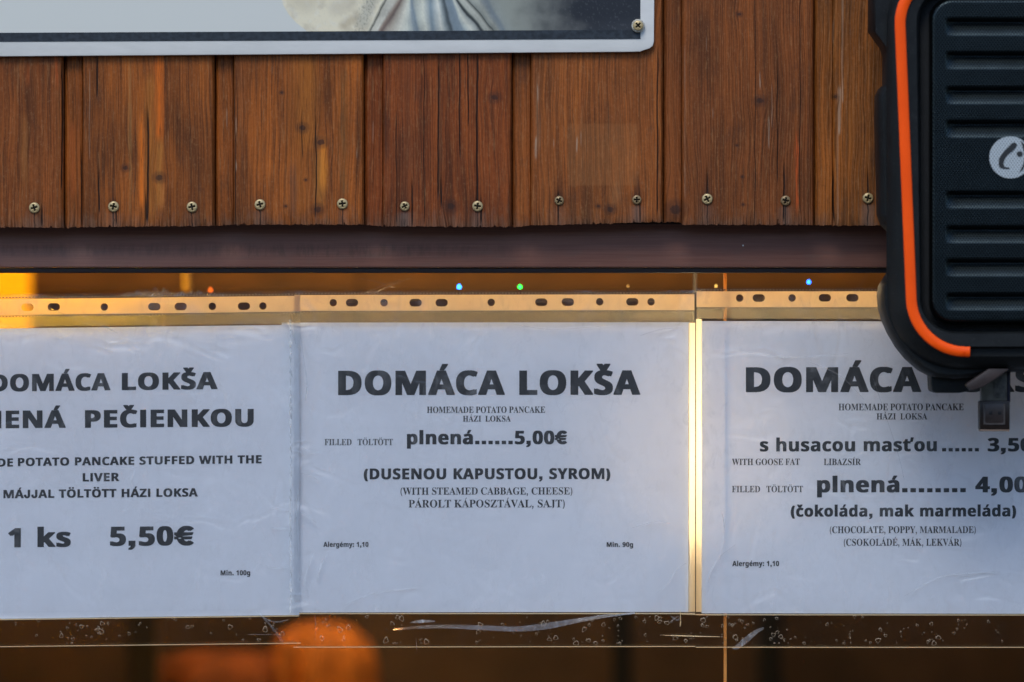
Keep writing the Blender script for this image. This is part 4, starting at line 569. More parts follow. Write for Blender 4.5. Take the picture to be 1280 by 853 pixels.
point_light('bulb_light', bp, (1.0, .80, .48), 4.6, .016, hb)
yl = empty('yellow_lamp', 'yellow shaded lamp at the far left behind the glass', 'lamp')
yc = P(-120, 372, 1.75)
def shade_mat():
    m = sheet_mat('yellow_shade', (.80, .56, .07), .8, (.95, .72, .09)); return m
link('lamp_shade', MB().lathe([(.138,-.125),(.144,-.12),(.144,.12),(.138,.125),(.137,.12),(.137,-.12)], yc, 'Z', 40).mesh(smooth=True), shade_mat(), yl)
link('bulb', MB().lathe([(.001,-.02),(.012,-.012),(.014,0),(.012,.012),(.001,.02)], yc, 'Z', 16).mesh(smooth=True), lamp_mat('yellow_bulb_glow', (1, .66, .16), 12), yl)
link('cord', MB().tube([yc+Vector((0,0,.018)), Vector((yc.x, yc.y, 2.3))], .002).mesh(), idk, yl)
point_light('lamp_light', yc, (1, .66, .14), 13.0, .016, yl)
cl = empty('ceiling_lamp', 'warm ceiling lamp inside the stall, above the window view', 'lamp')
link('lamp_globe', MB().lathe([(.001,-.06),(.04,-.045),(.06,0),(.04,.045),(.001,.06)], (-.25, 1.6, 2.22), 'Z', 20).mesh(smooth=True), lamp_mat('globe_glow', WARM, 12), cl)
point_light('globe_light', (-.1, 1.6, 2.22), (1, .64, .30), 6.0, .06, cl)

# draped shapes standing in for a blurred orange reflection, low left
def orange_reflection(cpx=402, top=.112, rl=.062, rr2=.060, ph=1.0):
    c = P(cpx, 900, 1.8); V = []; F = []; n = 56; m = 30
    for j in range(m+1):
        t = j/m
        for i in range(n):
            a = 2*math.pi*i/n
            rr_ = math.sin(min(1, t*1.15)*math.pi/2)
            rx = (rr2 if math.cos(a) > 0 else rl)*rr_; ry = .07*rr_
            f = 1+.13*math.sin(a*7+ph)*t + .07*math.sin(a*13+t*3)*t
            x = rx*f*math.cos(a); y = ry*f*math.sin(a)
            z = top*(1-t**2.6) - .30*max(0, t-.75)
            V.append((c.x+x+.0, c.y+y, c.z+z))
    for j in range(m):
        for i in range(n):
            q = (i+1) % n; F.append((j*n+i, j*n+q, (j+1)*n+q, (j+1)*n+i))
    me = mesh_from(V, F, True); bm = bmesh.new(); bm.from_mesh(me); bmesh.ops.remove_doubles(bm, verts=bm.verts, dist=1e-5); bmesh.ops.recalc_face_normals(bm, faces=bm.faces); bm.to_mesh(me); bm.free()
    return me
tag(link('reflection_drape', orange_reflection(), simple('orange_reflection', (.55, .20, .03), .8, nscale=.02, namp=.5)), 'bright orange draped shape low behind the glass, standing in for a blurred reflection, right of the rust coloured one', 'cloth')
tag(link('reflection_drape', orange_reflection(285, .082, .10, .075, 2.6), simple('rust_reflection', (.20, .060, .014), .8, nscale=.02, namp=.5)), 'dim rust coloured draped shape behind the glass, part of the same reflection stand-in, left of the bright orange one', 'cloth')
ct = P(352, 935, 1.8)
tag(link('counter_shelf', MB().box(-1.5, 1.5, 1.62, 1.95, ct.z-.10, ct.z-.08).mesh(bevel=.002), idk), 'dark narrow shelf inside the window under the orange stand-in shape', 'shelf')
spot = empty('added_shape_lamp', 'small unseen warm lamp added inside the stall to light the orange stand-in shape', 'lamp')  # unseen lamp added only to brighten the orange reflection shape
sp_ = P(450, 600, 1.6)
link('lamp_head', MB().lathe([(.012,.03),(.02,.02),(.022,0),(.020,0),(.001,.012)], sp_, 'Z', 20).mesh(), idk, spot)
link('bulb', MB().lathe([(.001,-.012),(.009,-.006),(.010,.0),(.001,.011)], sp_, 'Z', 12).mesh(), lamp_mat('shape_bulb_glow', WARM, 14), spot)
point_light('shape_fill_light', sp_-Vector((0,0,.016)), (1, .52, .16), .09, .01, spot)
link('cord', MB().tube([sp_+Vector((0,0,.03)), Vector((sp_.x, sp_.y, 2.3))], .0016).mesh(), idk, spot)

# string of coloured lights just inside the glass
fs = empty('light_string', 'string of tiny coloured lights along the top inside edge of the window', 'string lights')
wp = [P(a, 376+1.5*math.sin(a*.031), .204) for a in range(-120, 1400, 14)]
link('wire', MB().tube(wp, .0005, 6).mesh(smooth=True), simple('wire_dark', (.03,.02,.015), .6), fs)
for (a, b_, c_, e_, r_) in [(574,359,(.01,.16,1),16,2.3),(650,359,(.01,.9,.05),9,2.2),(1011,353,(.01,.12,1),11,2.2),(895,358,(1,.55,.12),2.0,1.5),(785,358,(1,.5,.12),.8,1.3),(263,363,(1,.16,.02),.9,3.4),(-40,362,(1,.5,.1),5,2),(1190,358,(1,.2,.02),5,2.0)]:
    p = P(a, b_, .20); r = r_*S*1.0
    lb = link('light_bulb', MB().lathe([(r*.1,-r*.9),(r*.9,-r*.6),(r,0),(r*.6,r*.9),(r*.1,r*1.3)], p, 'Z', 12).mesh(smooth=True), lamp_mat('bulb_colour', c_, e_), fs)
    link('lead', MB().tube([p-Vector((0,0,r*.8)), P(a, 376, .204)], .0004, 6).mesh(), idk, fs)
    #link('bulb_cap', MB().lathe([(r*2.4,-r*1.2),(r*2.5,-r*1.1),(r*1.6,r*.6),(r*.9,r*2.2),(r*.2,r*3.2),(r*.1,r*3.1),(r*.8,r*2.1),(r*1.5,r*.5)], p+Vector((0,.0045,0)), 'Z', 14).mesh(smooth=True), cp, lb)

# ================================================================ window panes
win = empty('serving_window', 'two clear window panes meeting at a thin joint coloured gold for caught light under the dark rail', 'window')
GL = film_mat('window_glass', haze=.0, gloss=.75, bs=.0, rough=.015, hazecol=(.5,.5,.5))
for (a, b_) in ((-.60, P(905.2,0,.03).x), (P(907.6,0,.03).x, .78)):
    link('pane', MB().box(a, b_, .0280, .0320, 1.50, zb(318)).mesh(), GL, win)
JM = sheet_mat('joint_caught_light', (.70, .38, .12), .55, (.95, .55, .18), rough=.35)  # gold light caught by the pane edges, put into the amber colour
link('joint_strip', MB().box(P(904.6,0,.03).x, P(908.2,0,.03).x, .0272, .0330, 1.50, zb(318)).mesh(bevel=.0003), JM, win)

# ================================================================ menu sheets in punched pockets
def wave(sx):
    return lambda x, z: .0006*math.sin(x*19+sx) + .0005*math.sin(z*27+x*9+sx*2) + .0003*math.sin(x*61+z*33+sx) + .00010*math.sin(x*140-z*90+sx)
PAPER = sheet_mat('printer_paper', (.88, .91, .95), .06, (.9, .72, .5), rough=.75, nscale=.012, namp=.04, bmp=.3)
INK = simple('toner_ink', (.022, .024, .026), .55)
INKG = simple('toner_ink_thin', (.050, .054, .058), .6)
def PW(px, py, y=0.0): return P(px, py, .0225)
GLY = json.loads(GLYPHS)
def q_acc(kind, cx, top, hgt, wd):
    t = top
    if kind == 'acute': return [[(cx-.05*wd, t+30), (cx+.13*wd, t+hgt), (cx+.36*wd, t+hgt), (cx+.10*wd, t+30)]]
    if kind == 'caron': return [[(cx-.38*wd, t+hgt), (cx-.15*wd, t+hgt), (cx, t+hgt*.52), (cx+.15*wd, t+hgt), (cx+.38*wd, t+hgt), (cx+.13*wd, t+25), (cx-.13*wd, t+25)]]
    if kind == 'uml':
        o = []
        for s_ in (-1, 1):
            c0 = cx+s_*.30*wd; o.append([(c0+.16*wd*math.cos(k*math.pi/4), t+hgt*.62+.16*wd*math.sin(k*math.pi/4)) for k in range(8)])
        return o
ACC = {'Á':('A','acute'),'É':('E','acute'),'Í':('I','acute'),'Ó':('O','acute'),'Ö':('O','uml'),'Š':('S','caron'),'Č':('C','caron'),'á':('a','acute'),'é':('e','acute'),'č':('c','caron')}
def arc(cx, cy, rx, ry, a0, a1, n=10): return [(cx+rx*math.cos(R(a0+(a1-a0)*i/n)), cy+ry*math.sin(R(a0+(a1-a0)*i/n))) for i in range(n+1)]
def glyph(c, face):
    """-> advance, contours in 1/1000 em"""
    bold = face == 'b'; cap = 714 if bold else 676
    if c in ACC:
        bch, k = ACC[c]; adv, ct = glyph(bch, face)
        xs = [p[0] for l in ct for p in l]; cx = (min(xs)+max(xs))/2
        top = cap if bch.isupper() else 560
        return adv, ct + q_acc(k, cx, top, 205 if bold else 190, 430 if bold else 340)
    if c == 'ť': adv, ct = glyph('t', face); xs = max(p[0] for l in ct for p in l); return adv+130, ct+[[(xs+10,520),(xs+50,760),(xs+170,760),(xs+100,520)]]
    if c == ' ': return (300 if bold else 250), []
    d = 170 if bold else 120
    if c == '.': return d+150, [[(65,0),(65+d,0),(65+d,d),(65,d)]] if bold else [[(a,b) for a,b in arc(125,60,62,62,0,324,9)]]
    if c == ':': return d+150, [[(65,y),(65+d,y),(65+d,y+d),(65,y+d)] for y in (0, 370)]
    if c == ',': return d+150, [[(65,0),(65,d),(65+d,d),(65+d,-10),(65+d*.75,-90),(65+d*.30,-150),(65,-160),(55,-120),(65+d*.35,-75),(65+d*.45,0)]]
    if c in '()':
        wv_ = 130 if bold else 78
        o = arc(330, 280, 270, 470, 118, 242, 14); i_ = arc(330+wv_*.2, 280, 270-wv_, 455, 242, 118, 14)
        pts = o + i_
        xs = [p[0] for p in pts]; mn, mx = min(xs), max(xs)
        if c == ')': pts = [(mx+mn-x, y) for x, y in pts]
        return mx-mn+90, [[(x-mn+45, y) for x, y in pts]]
    if c == '€':
        o = arc(400, 357, 315, 370, 48, 312, 26) + arc(400, 357, 165, 235, 306, 54, 22)
        return 700, [o, [(15,395),(560,395),(600,480),(15,480)], [(15,235),(530,235),(565,320),(15,320)]]
    if c == 'M' and bold: return 960, [[(85,0),(85,714),(290,714),(480,215),(670,714),(875,714),(875,0),(755,0),(755,540),(550,0),(410,0),(205,540),(205,0)]]
    if c == 'J' and bold: return 560, [[(480,714),(480,240)]+arc(255,215,225,228,0,-180,14)+[(30,270),(175,285)]+arc(255,215,80,95,180,360,10)+[(335,714)]]
    if c == 'I' and bold: return 331, [[(90,0),(241,0),(241,714),(90,714)]]
    return GLY[face][c]
def text(parent, t, face, x0, x1, base, cap, wfun, yb, slope=0.0, mat=None, bold_dx=0.0, right=None, wscale=None):
    """one printed line as a thin layer of ink following the paper; px units of the photograph"""
    pen = 0; cts = []; capu = 714 if face == 'b' else 676
    for ch in t:
        adv, ct = glyph(ch, face)
        for l in ct: cts.append([(p[0]+pen, p[1]) for p in l])
        pen += adv + (bold_dx*.6 if bold_dx else 0)
    xs = [p[0] for l in cts for p in l]; a, b = min(xs)-bold_dx/2, max(xs)+bold_dx/2
    sx = wscale if wscale else (x1-x0)/(b-a)
    if right is not None: x0 = right-(b-a)*sx
    sy = cap/capu
    V = []; F = []
    shifts = ((-.5,-.5), (-.5,.5), (.5,-.5), (.5,.5), (-.17,0), (.17,0)) if bold_dx else ((0,0),)
    bdy = bold_dx*.36; sy *= (capu-bdy)/capu
    lay = 0
    # group contours glyph by glyph so that holes fill right
    me0 = curve_mesh([[(p[0]/1000, p[1]/1000) for p in l] for l in cts], 0.0)
    for k, (sh, sv) in enumerate(shifts):
        n = len(V)
        for v in me0.vertices:
            px = x0 + (v.co.x*1000 - a + sh*bold_dx)*sx; py = base - (v.co.z*1000 + bdy/2 + sv*bdy)*sy + slope*(px-x0)
            p = PW(px, py, 0); V.append((p.x, yb + wfun(p.x, p.z) - .00016 - k*.00002, p.z))
        F += [tuple(n+i for i in q.vertices) for q in me0.polygons]
    me = mesh_from(V, F)
    bm = bmesh.new(); bm.from_mesh(me)
    if sum(f.normal.y*f.calc_area() for f in bm.faces) > 0: bmesh.ops.reverse_faces(bm, faces=bm.faces)
    bm.to_mesh(me); bm.free()
    return link('printed_line', me, mat or INK, parent), sx

BD = 62
def sheet(name_label, px0, px1, py0, py1, yb, wf, slope):
    me = grid(px0, px1, py0, py1, 60, 44, lambda x, z: yb + wf(x, z), slope)
    s_ = link('menu_sheet', me, PAPER); tag(s_, name_label, 'menu sheet'); return s_
# left
w1 = wave(.4); Y1 = .0238; sl1 = -.0112
sh1 = sheet('left menu sheet offering liver pancake for 5,50€, cut off by the picture edge', -139, 374, 412.5, 775.5, Y1, w1, -.0125)
def T1(t, face, x0, x1, base, cap, sl=sl1, **k): return text(sh1, t, face, x0, x1, base, cap, w1, Y1, sl, **k)
_, s1 = T1('LOKŠA', 'b', 152, 272, 488.0, 21.5, bold_dx=BD)
T1('DOMÁCA', 'b', -11.5, 138, 489.8, 21.5, bold_dx=BD)
_, s1 = T1('PEČIENKOU', 'b', 106, 317, 535.0, 22.0, sl=-.008, bold_dx=BD)
T1('PLNENÁ', 'b', None, None, 536.2, 22.0, sl=-.008, right=82, wscale=s1, bold_dx=BD)
_, s1 = T1('POTATO PANCAKE STUFFED WITH THE', 'b', 22, 327, 583.0, 10.2, sl=-.012, bold_dx=46)
T1('HOMEMADE', 'b', None, None, 584.6, 10.2, sl=-.012, right=16, wscale=s1, bold_dx=46)
T1('LIVER', 'b', 103, 149, 602.2, 10.4, bold_dx=46)
T1('MÁJJAL TÖLTÖTT HÁZI LOKSA', 'b', 4, 247, 623.2, 10.4, sl=-.009, bold_dx=46)
T1('1 ks', 'b', 10, 88, 684.6, 24.0, sl=-.010, bold_dx=BD)
T1('5,50€', 'b', 137, 242, 682.8, 24.0, sl=-.008, bold_dx=BD)
T1('Min. 100g', 'b', 275.5, 312.5, 719.6, 6.2, sl=-.006, bold_dx=40)
# middle
w2 = wave(1.7); Y2 = .0252
sh2 = sheet('middle menu sheet offering filled pancake for 5,00€ with cabbage and cheese', 352, 862, 403.5, 766, Y2, w2, -.0012)
def T2(t, face, x0, x1, base, cap, **k): return text(sh2, t, face, x0, x1, base, cap, w2, Y2, -.0012, **k)
T2('DOMÁCA LOKŠA', 'b', 422.5, 800.5, 494.2, 30.5, bold_dx=BD+6)
T2('HOMEMADE POTATO PANCAKE', 's', 533.5, 681.5, 516.5, 7.8)
T2('HÁZI  LOKSA', 's', 578.5, 638.5, 527.3, 7.2)
T2('FILLED   TÖLTÖTT', 's', 405.5, 491, 556.8, 7.6, mat=INKG)
T2('plnená......5,00€', 'b', 508.5, 709, 555.8, 16.8, bold_dx=BD)
T2('(DUSENOU KAPUSTOU, SYROM)', 'b', 454.5, 763, 599.6, 13.6, bold_dx=50)
T2('(WITH STEAMED CABBAGE, CHEESE)', 's', 500.5, 715.5, 618.8, 8.8)
T2('PÁROLT KÁPOSZTÁVAL, SAJT)', 's', 510.5, 706, 634.8, 9.4)
T2('Alergémy: 1,10', 'b', 404, 460.5, 684, 6.0, bold_dx=40)
T2('Min. 90g', 'b', 758.5, 791.5, 684.2, 6.0, bold_dx=40)
# right
w3 = wave(3.1); Y3 = .0240
sh3 = sheet('right menu sheet offering goose fat pancake for 3,50€, half behind the hanging speaker', 877, 1390, 401.5, 767, Y3, w3, .0014)
def T3(t, face, x0, x1, base, cap, sl=-.001, **k): return text(sh3, t, face, x0, x1, base, cap, w3, Y3, sl, **k)
T3('DOMÁCA LOKŠA', 'b', 932.5, 1330, 490.5, 31.2, bold_dx=BD+6)
T3('HOMEMADE POTATO PANCAKE', 's', 1048.5, 1205, 513.2, 8.2)
T3('HÁZI  LOKSA', 's', 1096, 1159.5, 524.6, 7.6)
_, s3 = T3('s husacou masťou', 'b', 950, 1171.5, 564.6, 16.4, bold_dx=44)
T3('......', 'b', 1178, 1224, 564.6, 16.4, bold_dx=44)
T3('3,50€', 'b', 1235, 1308, 564.6, 16.8, bold_dx=BD)
T3('WITH GOOSE FAT', 's', 915, 1000, 581.6, 7.8)
T3('LIBAZSÍR', 's', 1030, 1076.5, 581.6, 7.8)
T3('FILLED   TÖLTÖTT', 's', 915, 1004, 615.6, 7.8, mat=INKG)
T3('plnená........', 'b', 1021.5, 1207.5, 615.8, 19.6, bold_dx=BD)
T3('4,00€', 'b', 1219.5, 1306, 615.8, 19.6, bold_dx=BD)
T3('(čokoláda, mak marmeláda)', 'b', 988.5, 1270.5, 646.2, 14.2, bold_dx=50)
T3('(CHOCOLATE, POPPY, MARMALADE)', 's', 1037.5, 1220, 666.8, 8.4)
T3('(CSOKOLÁDÉ, MÁK, LEKVÁR)', 's', 1055, 1202, 682.6, 8.6)
T3('Alergémy: 1,10', 'b', 915.5, 974, 708, 6.4, bold_dx=40)
T3('Min. 90g', 'b', 1285, 1319, 708, 6.4, bold_dx=40)

# ---- the pockets
FILM = film_mat('pocket_film', haze=.07, gloss=.6, bs=.40, rough=.17, wr=.03, wrinkle=.85)
CLEAR = film_mat('clear_margin', haze=.004, gloss=.4, bs=.12, rough=.1, wr=.03)
MARG = film_mat('pocket_margin_film', haze=1.0, gloss=.2, bs=.3, rough=.2, wr=.04, even=True, translucent=True, hazecol=(.9,.80,.62))
TOPF = film_mat('pocket_top_film', haze=.30, gloss=.45, bs=.4, rough=.2, wr=.03, even=True, translucent=True, hazecol=(.60,.55,.42))
def strip_mat():
    m = sheet_mat('punched_strip_plastic', (.66, .57, .42), .60, (.95, .80, .56), rough=.5, nscale=.05, namp=.08, bmp=.2); return m
STRIP = strip_mat()
GOLD = sheet_mat('film_edge_glint', (.78, .62, .38), .5, (1, .74, .36), rough=.3)  # gold colour stands for light caught along thin film edges
SEAM = film_mat('weld_seam', haze=.45, gloss=.2, bs=.2, rough=.25, hazecol=(.85,.84,.8))
def hole(cx, cy, wd, h):
    r = h/2; c = PW(cx, cy); k = S; d = (wd-h)/2
    pts = [(c.x+(d+r*math.cos(R(a)))*k, c.z+r*math.sin(R(a))*k) for a in range(-90, 91, 15)] + [(c.x+(-d+r*math.cos(R(a)))*k, c.z+r*math.sin(R(a))*k) for a in range(90, 271, 15)]
    return pts
def pocket(label, x0, x1, ytop, ybot, hy, holes, y, slope, seam_left=None, marg=()):
    o = empty('plastic_pocket', label, 'plastic pocket', 'punched plastic pockets taped side by side under the rail')
    f = lambda x, z: y + .00022*math.sin(x*23+y*9e3) + .00018*math.sin(z*41+x*17)
    link('film', grid(x0, x1, ytop, ybot-42, 40, 36, f, slope), FILM, o)
    link('lower_margin', grid(x0, x1, ybot-42, ybot, 40, 6, f, slope), CLEAR, o)
    # punched strip
    L = [(PW(a, b+slope*(a-x0)).x, PW(a, b+slope*(a-x0)).z) for a, b in ((x0+1, hy-10.2), (x1-1, hy-10.2), (x1-1, hy+9.8), (x0+1, hy+9.8))]
    cts = [L] + [hole(cx, cy, 15.5 if k == 'o' else 9.4, 9.6) for cx, cy, k in holes]
    link('punched_strip', curve_mesh(cts, y+.0005, .0002), STRIP, o)
    # milky top margin between strip and paper, with rows of weld dots
    link('top_margin', grid(x0+1, x1-1, hy+9.8, hy+24.5, 30, 3, lambda x, z: f(x, z)-.0003, slope), TOPF, o)
    mb = MB(); a = x0+3
    while a < x1-2:
        for rowy in (hy-12.0, hy+11.4):
            p = PW(a, rowy+slope*(a-x0)); mb.box(p.x-.0007, p.x+.0007, y-.0008, y-.0005, p.z-.0005, p.z+.0005)
        a += 4.1
    w_ = link('weld_dots', mb.mesh(), simple('weld_dot', (.30, .22, .13), .5), o); w_['kind'] = 'stuff'
    # side margins
    for (a, b) in marg:
        link('side_margin', grid(a, b, hy+24.5, ybot-44, 3, 30, lambda x, z: f(x, z)-.0003, 0), MARG, o)
    link('lower_edge', grid(x0, x1, ybot-.45, ybot+.55, 30, 1, lambda x, z: f(x, z)-.0004, slope), GOLD, o)
    return o
H1 = [(34.6,384.3,'o'),(67.5,384.0,'o'),(130.5,384.0,'r'),(193,383.6,'o'),(226,383.4,'o'),(265.5,383.2,'r'),(305,383.0,'o'),(328.7,382.8,'r'),(-62,385,'r'),(-28,385,'o')]
H2 = [(416.5,378.6,'r'),(440,378.6,'o'),(480,378.6,'r'),(519.4,378.6,'o'),(552,378.6,'o'),(614,378.2,'r'),(676.6,378,'o'),(709.7,377.8,'o'),(749.6,377.5,'r'),(790.4,377.5,'o'),(813.8,377.5,'r')]
H3 = [(924.5,372.9,'r'),(948.4,372.7,'o'),(990,372.7,'r'),(1031,372.5,'o'),(1065.4,372.5,'o'),(1128,372,'r'),(1190,372,'o'),(1224,372,'o'),(1262,372,'r'),(1302,372,'o'),(1326,372,'r')]
p1_ = pocket('left punched plastic pocket holding the liver pancake sheet', -150, 376, 370, 810, 386.3, H1, .0208, -.0118)
p2_ = pocket('middle punched plastic pocket holding the 5,00€ pancake sheet', 367, 869, 364, 809, 379.2, H2, .0220, -.0020, marg=[(860.2, 868.9)])
p3_ = pocket('right punched plastic pocket holding the 3,50€ pancake sheet, partly behind the speaker', 869.6, 1400, 361, 809, 374.6, H3, .0214, .012*0, marg=[(869.4, 877)])
link('pocket_edge', grid(868.6, 869.9, 366, 768, 1, 20, lambda x, z: .0202), simple('pocket_edge_brown', (.07, .045, .02), .5), p2_)  # dark brown line where the two pocket edges overlap
# seam of the left pocket: crinkled weld with short creases
def ribbon(pts, widths, y0, y1, smooth=True):
    V = []; F = []
    for i, (a, b) in enumerate(pts):
        a0, b0 = pts[max(i-1, 0)]; a1, b1 = pts[min(i+1, len(pts)-1)]
        dx, dy = a1-a0, b1-b0; l = math.hypot(dx, dy) or 1; nx, ny = -dy/l, dx/l
        if ny > 0: nx, ny = -nx, -ny
        w_ = widths[i]/2
        p = PW(a+nx*w_, b+ny*w_); q = PW(a-nx*w_, b-ny*w_)
        V += [(p.x, y0, p.z), (q.x, y1, q.z)]
    for i in range(len(pts)-1): F.append((2*i, 2*i+1, 2*i+3, 2*i+2))
    me = mesh_from(V, F, smooth); bm = bmesh.new(); bm.from_mesh(me)
    bmesh.ops.recalc_face_normals(bm, faces=bm.faces)
    if sum(f.normal.y for f in bm.faces) > 0: bmesh.ops.reverse_faces(bm, faces=bm.faces)
    bm.to_mesh(me); bm.free(); return me
def smoothline(pts, n=8):
    out = []
    for i in range(len(pts)-1):
        p0 = pts[max(i-1,0)]; p1 = pts[i]; p2 = pts[i+1]; p3 = pts[min(i+2, len(pts)-1)]
        for k in range(n):
            t = k/n
            out.append(tuple(.5*((2*p1[j])+(-p0[j]+p2[j])*t+(2*p0[j]-5*p1[j]+4*p2[j]-p3[j])*t*t+(-p0[j]+3*p1[j]-3*p2[j]+p3[j])*t**3) for j in range(len(p1))))
    out.append(pts[-1]); return out
rn = random.Random(3)
pts = [(363.5+rn.uniform(-.8,.8), y) for y in range(400, 768, 6)]
link('weld_seam', ribbon(pts, [rn.uniform(1.0, 4.2) for _ in pts], .0199, .0204), SEAM, p1_)
CRM = film_mat('crease_film', haze=.15, gloss=.5, bs=.1, rough=.4, hazecol=(.95,.95,.95))
def crease(parent, pts, wmax, tilt=.0014, mat=None, y=.0202):
    q = smoothline(pts, 6); n = len(q)
    link('crease', ribbon(q, [max(.12, wmax*.8*math.sin(math.pi*(i+.3)/(n+.2))**.7) for i in range(n)], y, y-tilt), mat or CRM, parent)
for c_ in [([(378,560),(392,566),(402,565)],1.6),([(376,592),(388,594),(397,600)],1.4),([(374,640),(386,646),(396,654)],1.2),([(340,634),(352,637),(362,638)],1.8),([(338,659),(350,661),(362,660)],1.2),
           ([(376,420),(380,450),(384,480),(382,500)],1.6),([(352,398),(364,412),(370,430)],2.4),([(331,706),(344,710),(360,708)],1.4),([(392,690),(384,712),(380,735)],1.6),([(372,610),(371,650),(373,700)],1.2),([(104,395),(122,404),(148,417)],3.2),([(64,386),(90,397),(118,408)],1.8)]:
    crease(p1_, c_[0], c_[1])
for c_ in [([(430,757),(470,741),(520,735)],1.2),([(820,742),(836,728),(846,712),(858,704)],1.6),([(800,420),(826,412),(852,410)],1.6),([(640,405),(690,412),(760,407)],1.0),([(790,660),(820,652),(838,655)],1.0),([(396,725),(404,700),(410,690)],1.2),([(450,348),(470,352),(492,360)],1.2),([(455,368),(475,358),(500,350)],1.5),([(470,366),(488,357),(512,348)],1.0)]:
    crease(p2_, c_[0], c_[1], y=.0213)
for c_ in [([(930,440),(990,447),(1060,442)],1.6),([(882,730),(896,700),(920,680)],1.2),([(1090,470),(1120,560),(1130,600)],1.2),([(1130,745),(1180,720),(1250,715)],1.0),([(900,700),(905,660),(902,640)],1.2),([(1010,452),(1050,470),(1080,500)],1.2)]:
    crease(p3_, c_[0], c_[1], y=.0207)
# loose folds on the lower margin
def fold(parent, up, lo, y0, y1, mat):
    n = len(up); V = []; F = []
    for i in range(n):
        a = PW(*up[i]); b = PW(*lo[i]); V += [(a.x, y0, a.z), (b.x, y1, b.z)]
    for i in range(n-1): F.append((2*i, 2*i+1, 2*i+3, 2*i+2))
    me = mesh_from(V, F, True); link('film_fold', me, mat, parent)
sc_ = lambda l: [(420+a*.3516, 740+b*.3516) for a, b in l]
up = smoothline(sc_([(205,131),(300,120),(400,116),(520,119),(640,123),(740,111),(860,94),(960,80),(1062,72)]), 5)
lo = smoothline(sc_([(205,134),(300,129),(400,128),(520,134),(640,139),(740,132),(860,108),(960,89),(1062,76)]), 5)
FOLDM = film_mat('folded_film', haze=.10, gloss=2.2, bs=.12, rough=.12, hazecol=(.9,.92,.95))
fold(p2_, up, lo, .0212, .0160, FOLDM)
fold(p2_, smoothline(sc_([(263,108),(300,99),(352,102)]),5), smoothline(sc_([(263,110),(300,110),(352,106)]),5), .0212, .0205, CRM)
fold(p3_, smoothline([(915,811),(928,799),(943,788),(954,784)],5), smoothline([(921,812),(934,803),(946,792),(955,786)],5), .0208, .0190, CRM)
for c_ in [([(322,764),(336,779),(346,792),(354,806)],3.0),([(328,770),(338,776),(350,777),(362,774)],2.0),([(310,793),(330,793),(352,793)],1.0),([(394,768),(394.4,785),(394,800)],.9),([(340,782),(350,795),(356,805)],1.6)]:
    crease(p1_, c_[0], c_[1])
for c_ in [([(838,770),(846,775),(850,772)],3.0),([(828,794),(860,795),(900,796)],1.1),([(850,768),(880,768.5),(902,769)],.8),([(850,762),(850.6,775),(850,783)],1.6),([(520,798),(521,812),(520,818)],.7),([(836,780),(842,774),(848,770)],1.8)]:  # the short upright gold sliver is a painted light reflection
    crease(p2_, c_[0], c_[1], mat=GOLD if c_[1] in (1.1, .8, 1.6) else None, y=.0213)
link('paper_edge_line', grid(-150, 1400, 767.0, 768.4, 40, 1, lambda x, z: .0206), GOLD, p3_) if False else None
for (par, a, b, y_, sl_) in ((p1_, -150, 374, 775.6, -.0125), (p2_, 374, 869, 766.2, 0.0), (p3_, 869, 1400, 767.6, .0010)):
    link('paper_edge_weld', grid(a, b, y_, y_+1.3, 20, 1, lambda x, z: .0203, sl_ if par is not p1_ else -.0125), GOLD, par)

# air bubbles trapped under the lower margins
BUB = film_mat('bubble_rim', haze=.30, gloss=.4, bs=.0, rough=.3, even=True, hazecol=(.70, .52, .34))
def bubbles(parent, x0, x1, n, seed, y):
    r_ = random.Random(seed); mb = MB(); centres = [(r_.uniform(x0, x1), r_.uniform(772, 803)) for _ in range(max(4, n//6))]
    for i in range(n):
        if r_.random() < .6: c0 = r_.choice(centres); a = c0[0]+r_.gauss(0, 5); b = min(804, max(771, c0[1]+r_.gauss(0, 7)))
        else: a = r_.uniform(x0, x1); b = r_.uniform(771, 804)
        if not x0 < a < x1: continue
        rr = r_.choice((.5, .6, .7, .8, 1.0, 1.2, 1.5, 2.0, 2.6)); ex = r_.uniform(.6, 1.5); rot = r_.uniform(0, 3); t = rr*.10+.14; V = []; m = 14; ph = r_.uniform(0, 6)
        for k in range(m):
            an = 2*math.pi*k/m; q = 1+.18*math.sin(3*an+ph)
            for rad in (rr+t, max(.1, rr-t)):
                u, v = rad*ex*math.cos(an)*q, rad*math.sin(an)*q
                uu, vv = u*math.cos(rot)-v*math.sin(rot), u*math.sin(rot)+v*math.cos(rot)
                p = PW(a+uu, b+vv); V.append((p.x, y+(.0002 if rad > rr else 0), p.z))
        mb.add(V, [(2*k, 2*((k+1) % m), 2*((k+1) % m)+1, 2*k+1) for k in range(m)])
    me = mb.mesh(); o = link('air_bubbles', me, BUB, parent); o['kind'] = 'stuff'
bubbles(p1_, -140, 375, 120, 11, .0196)
bubbles(p2_, 396, 868, 120, 5, .0208)
bubbles(p3_, 872, 1390, 150, 8, .0202)
# crumpled clear scraps above the left strip
def scrap():
    rn = random.Random(4); V = []; F = []; n = 60
    for i in range(n):
        a = 150 + i*2.2; h = 2.5+abs(noise.noise(Vector((a*.09, 2, 1))))*16*math.sin(math.pi*i/(n-1))+rn.uniform(0, 2)
        for k, t in enumerate((0, .5, 1)):
            p = PW(a+rn.uniform(-.5,.5), 371-h*t); V.append((p.x, .0200+rn.uniform(-.0010,.0010), p.z))
    for i in range(n-1):
        for k in range(2): q = i*3+k; F.append((q, q+3, q+4, q+1))
    return mesh_from(V, F)
link('crumpled_top', scrap(), film_mat('crumpled_film', haze=.22, gloss=1.0, bs=.3, rough=.15, hazecol=(.8,.78,.7)), p1_)

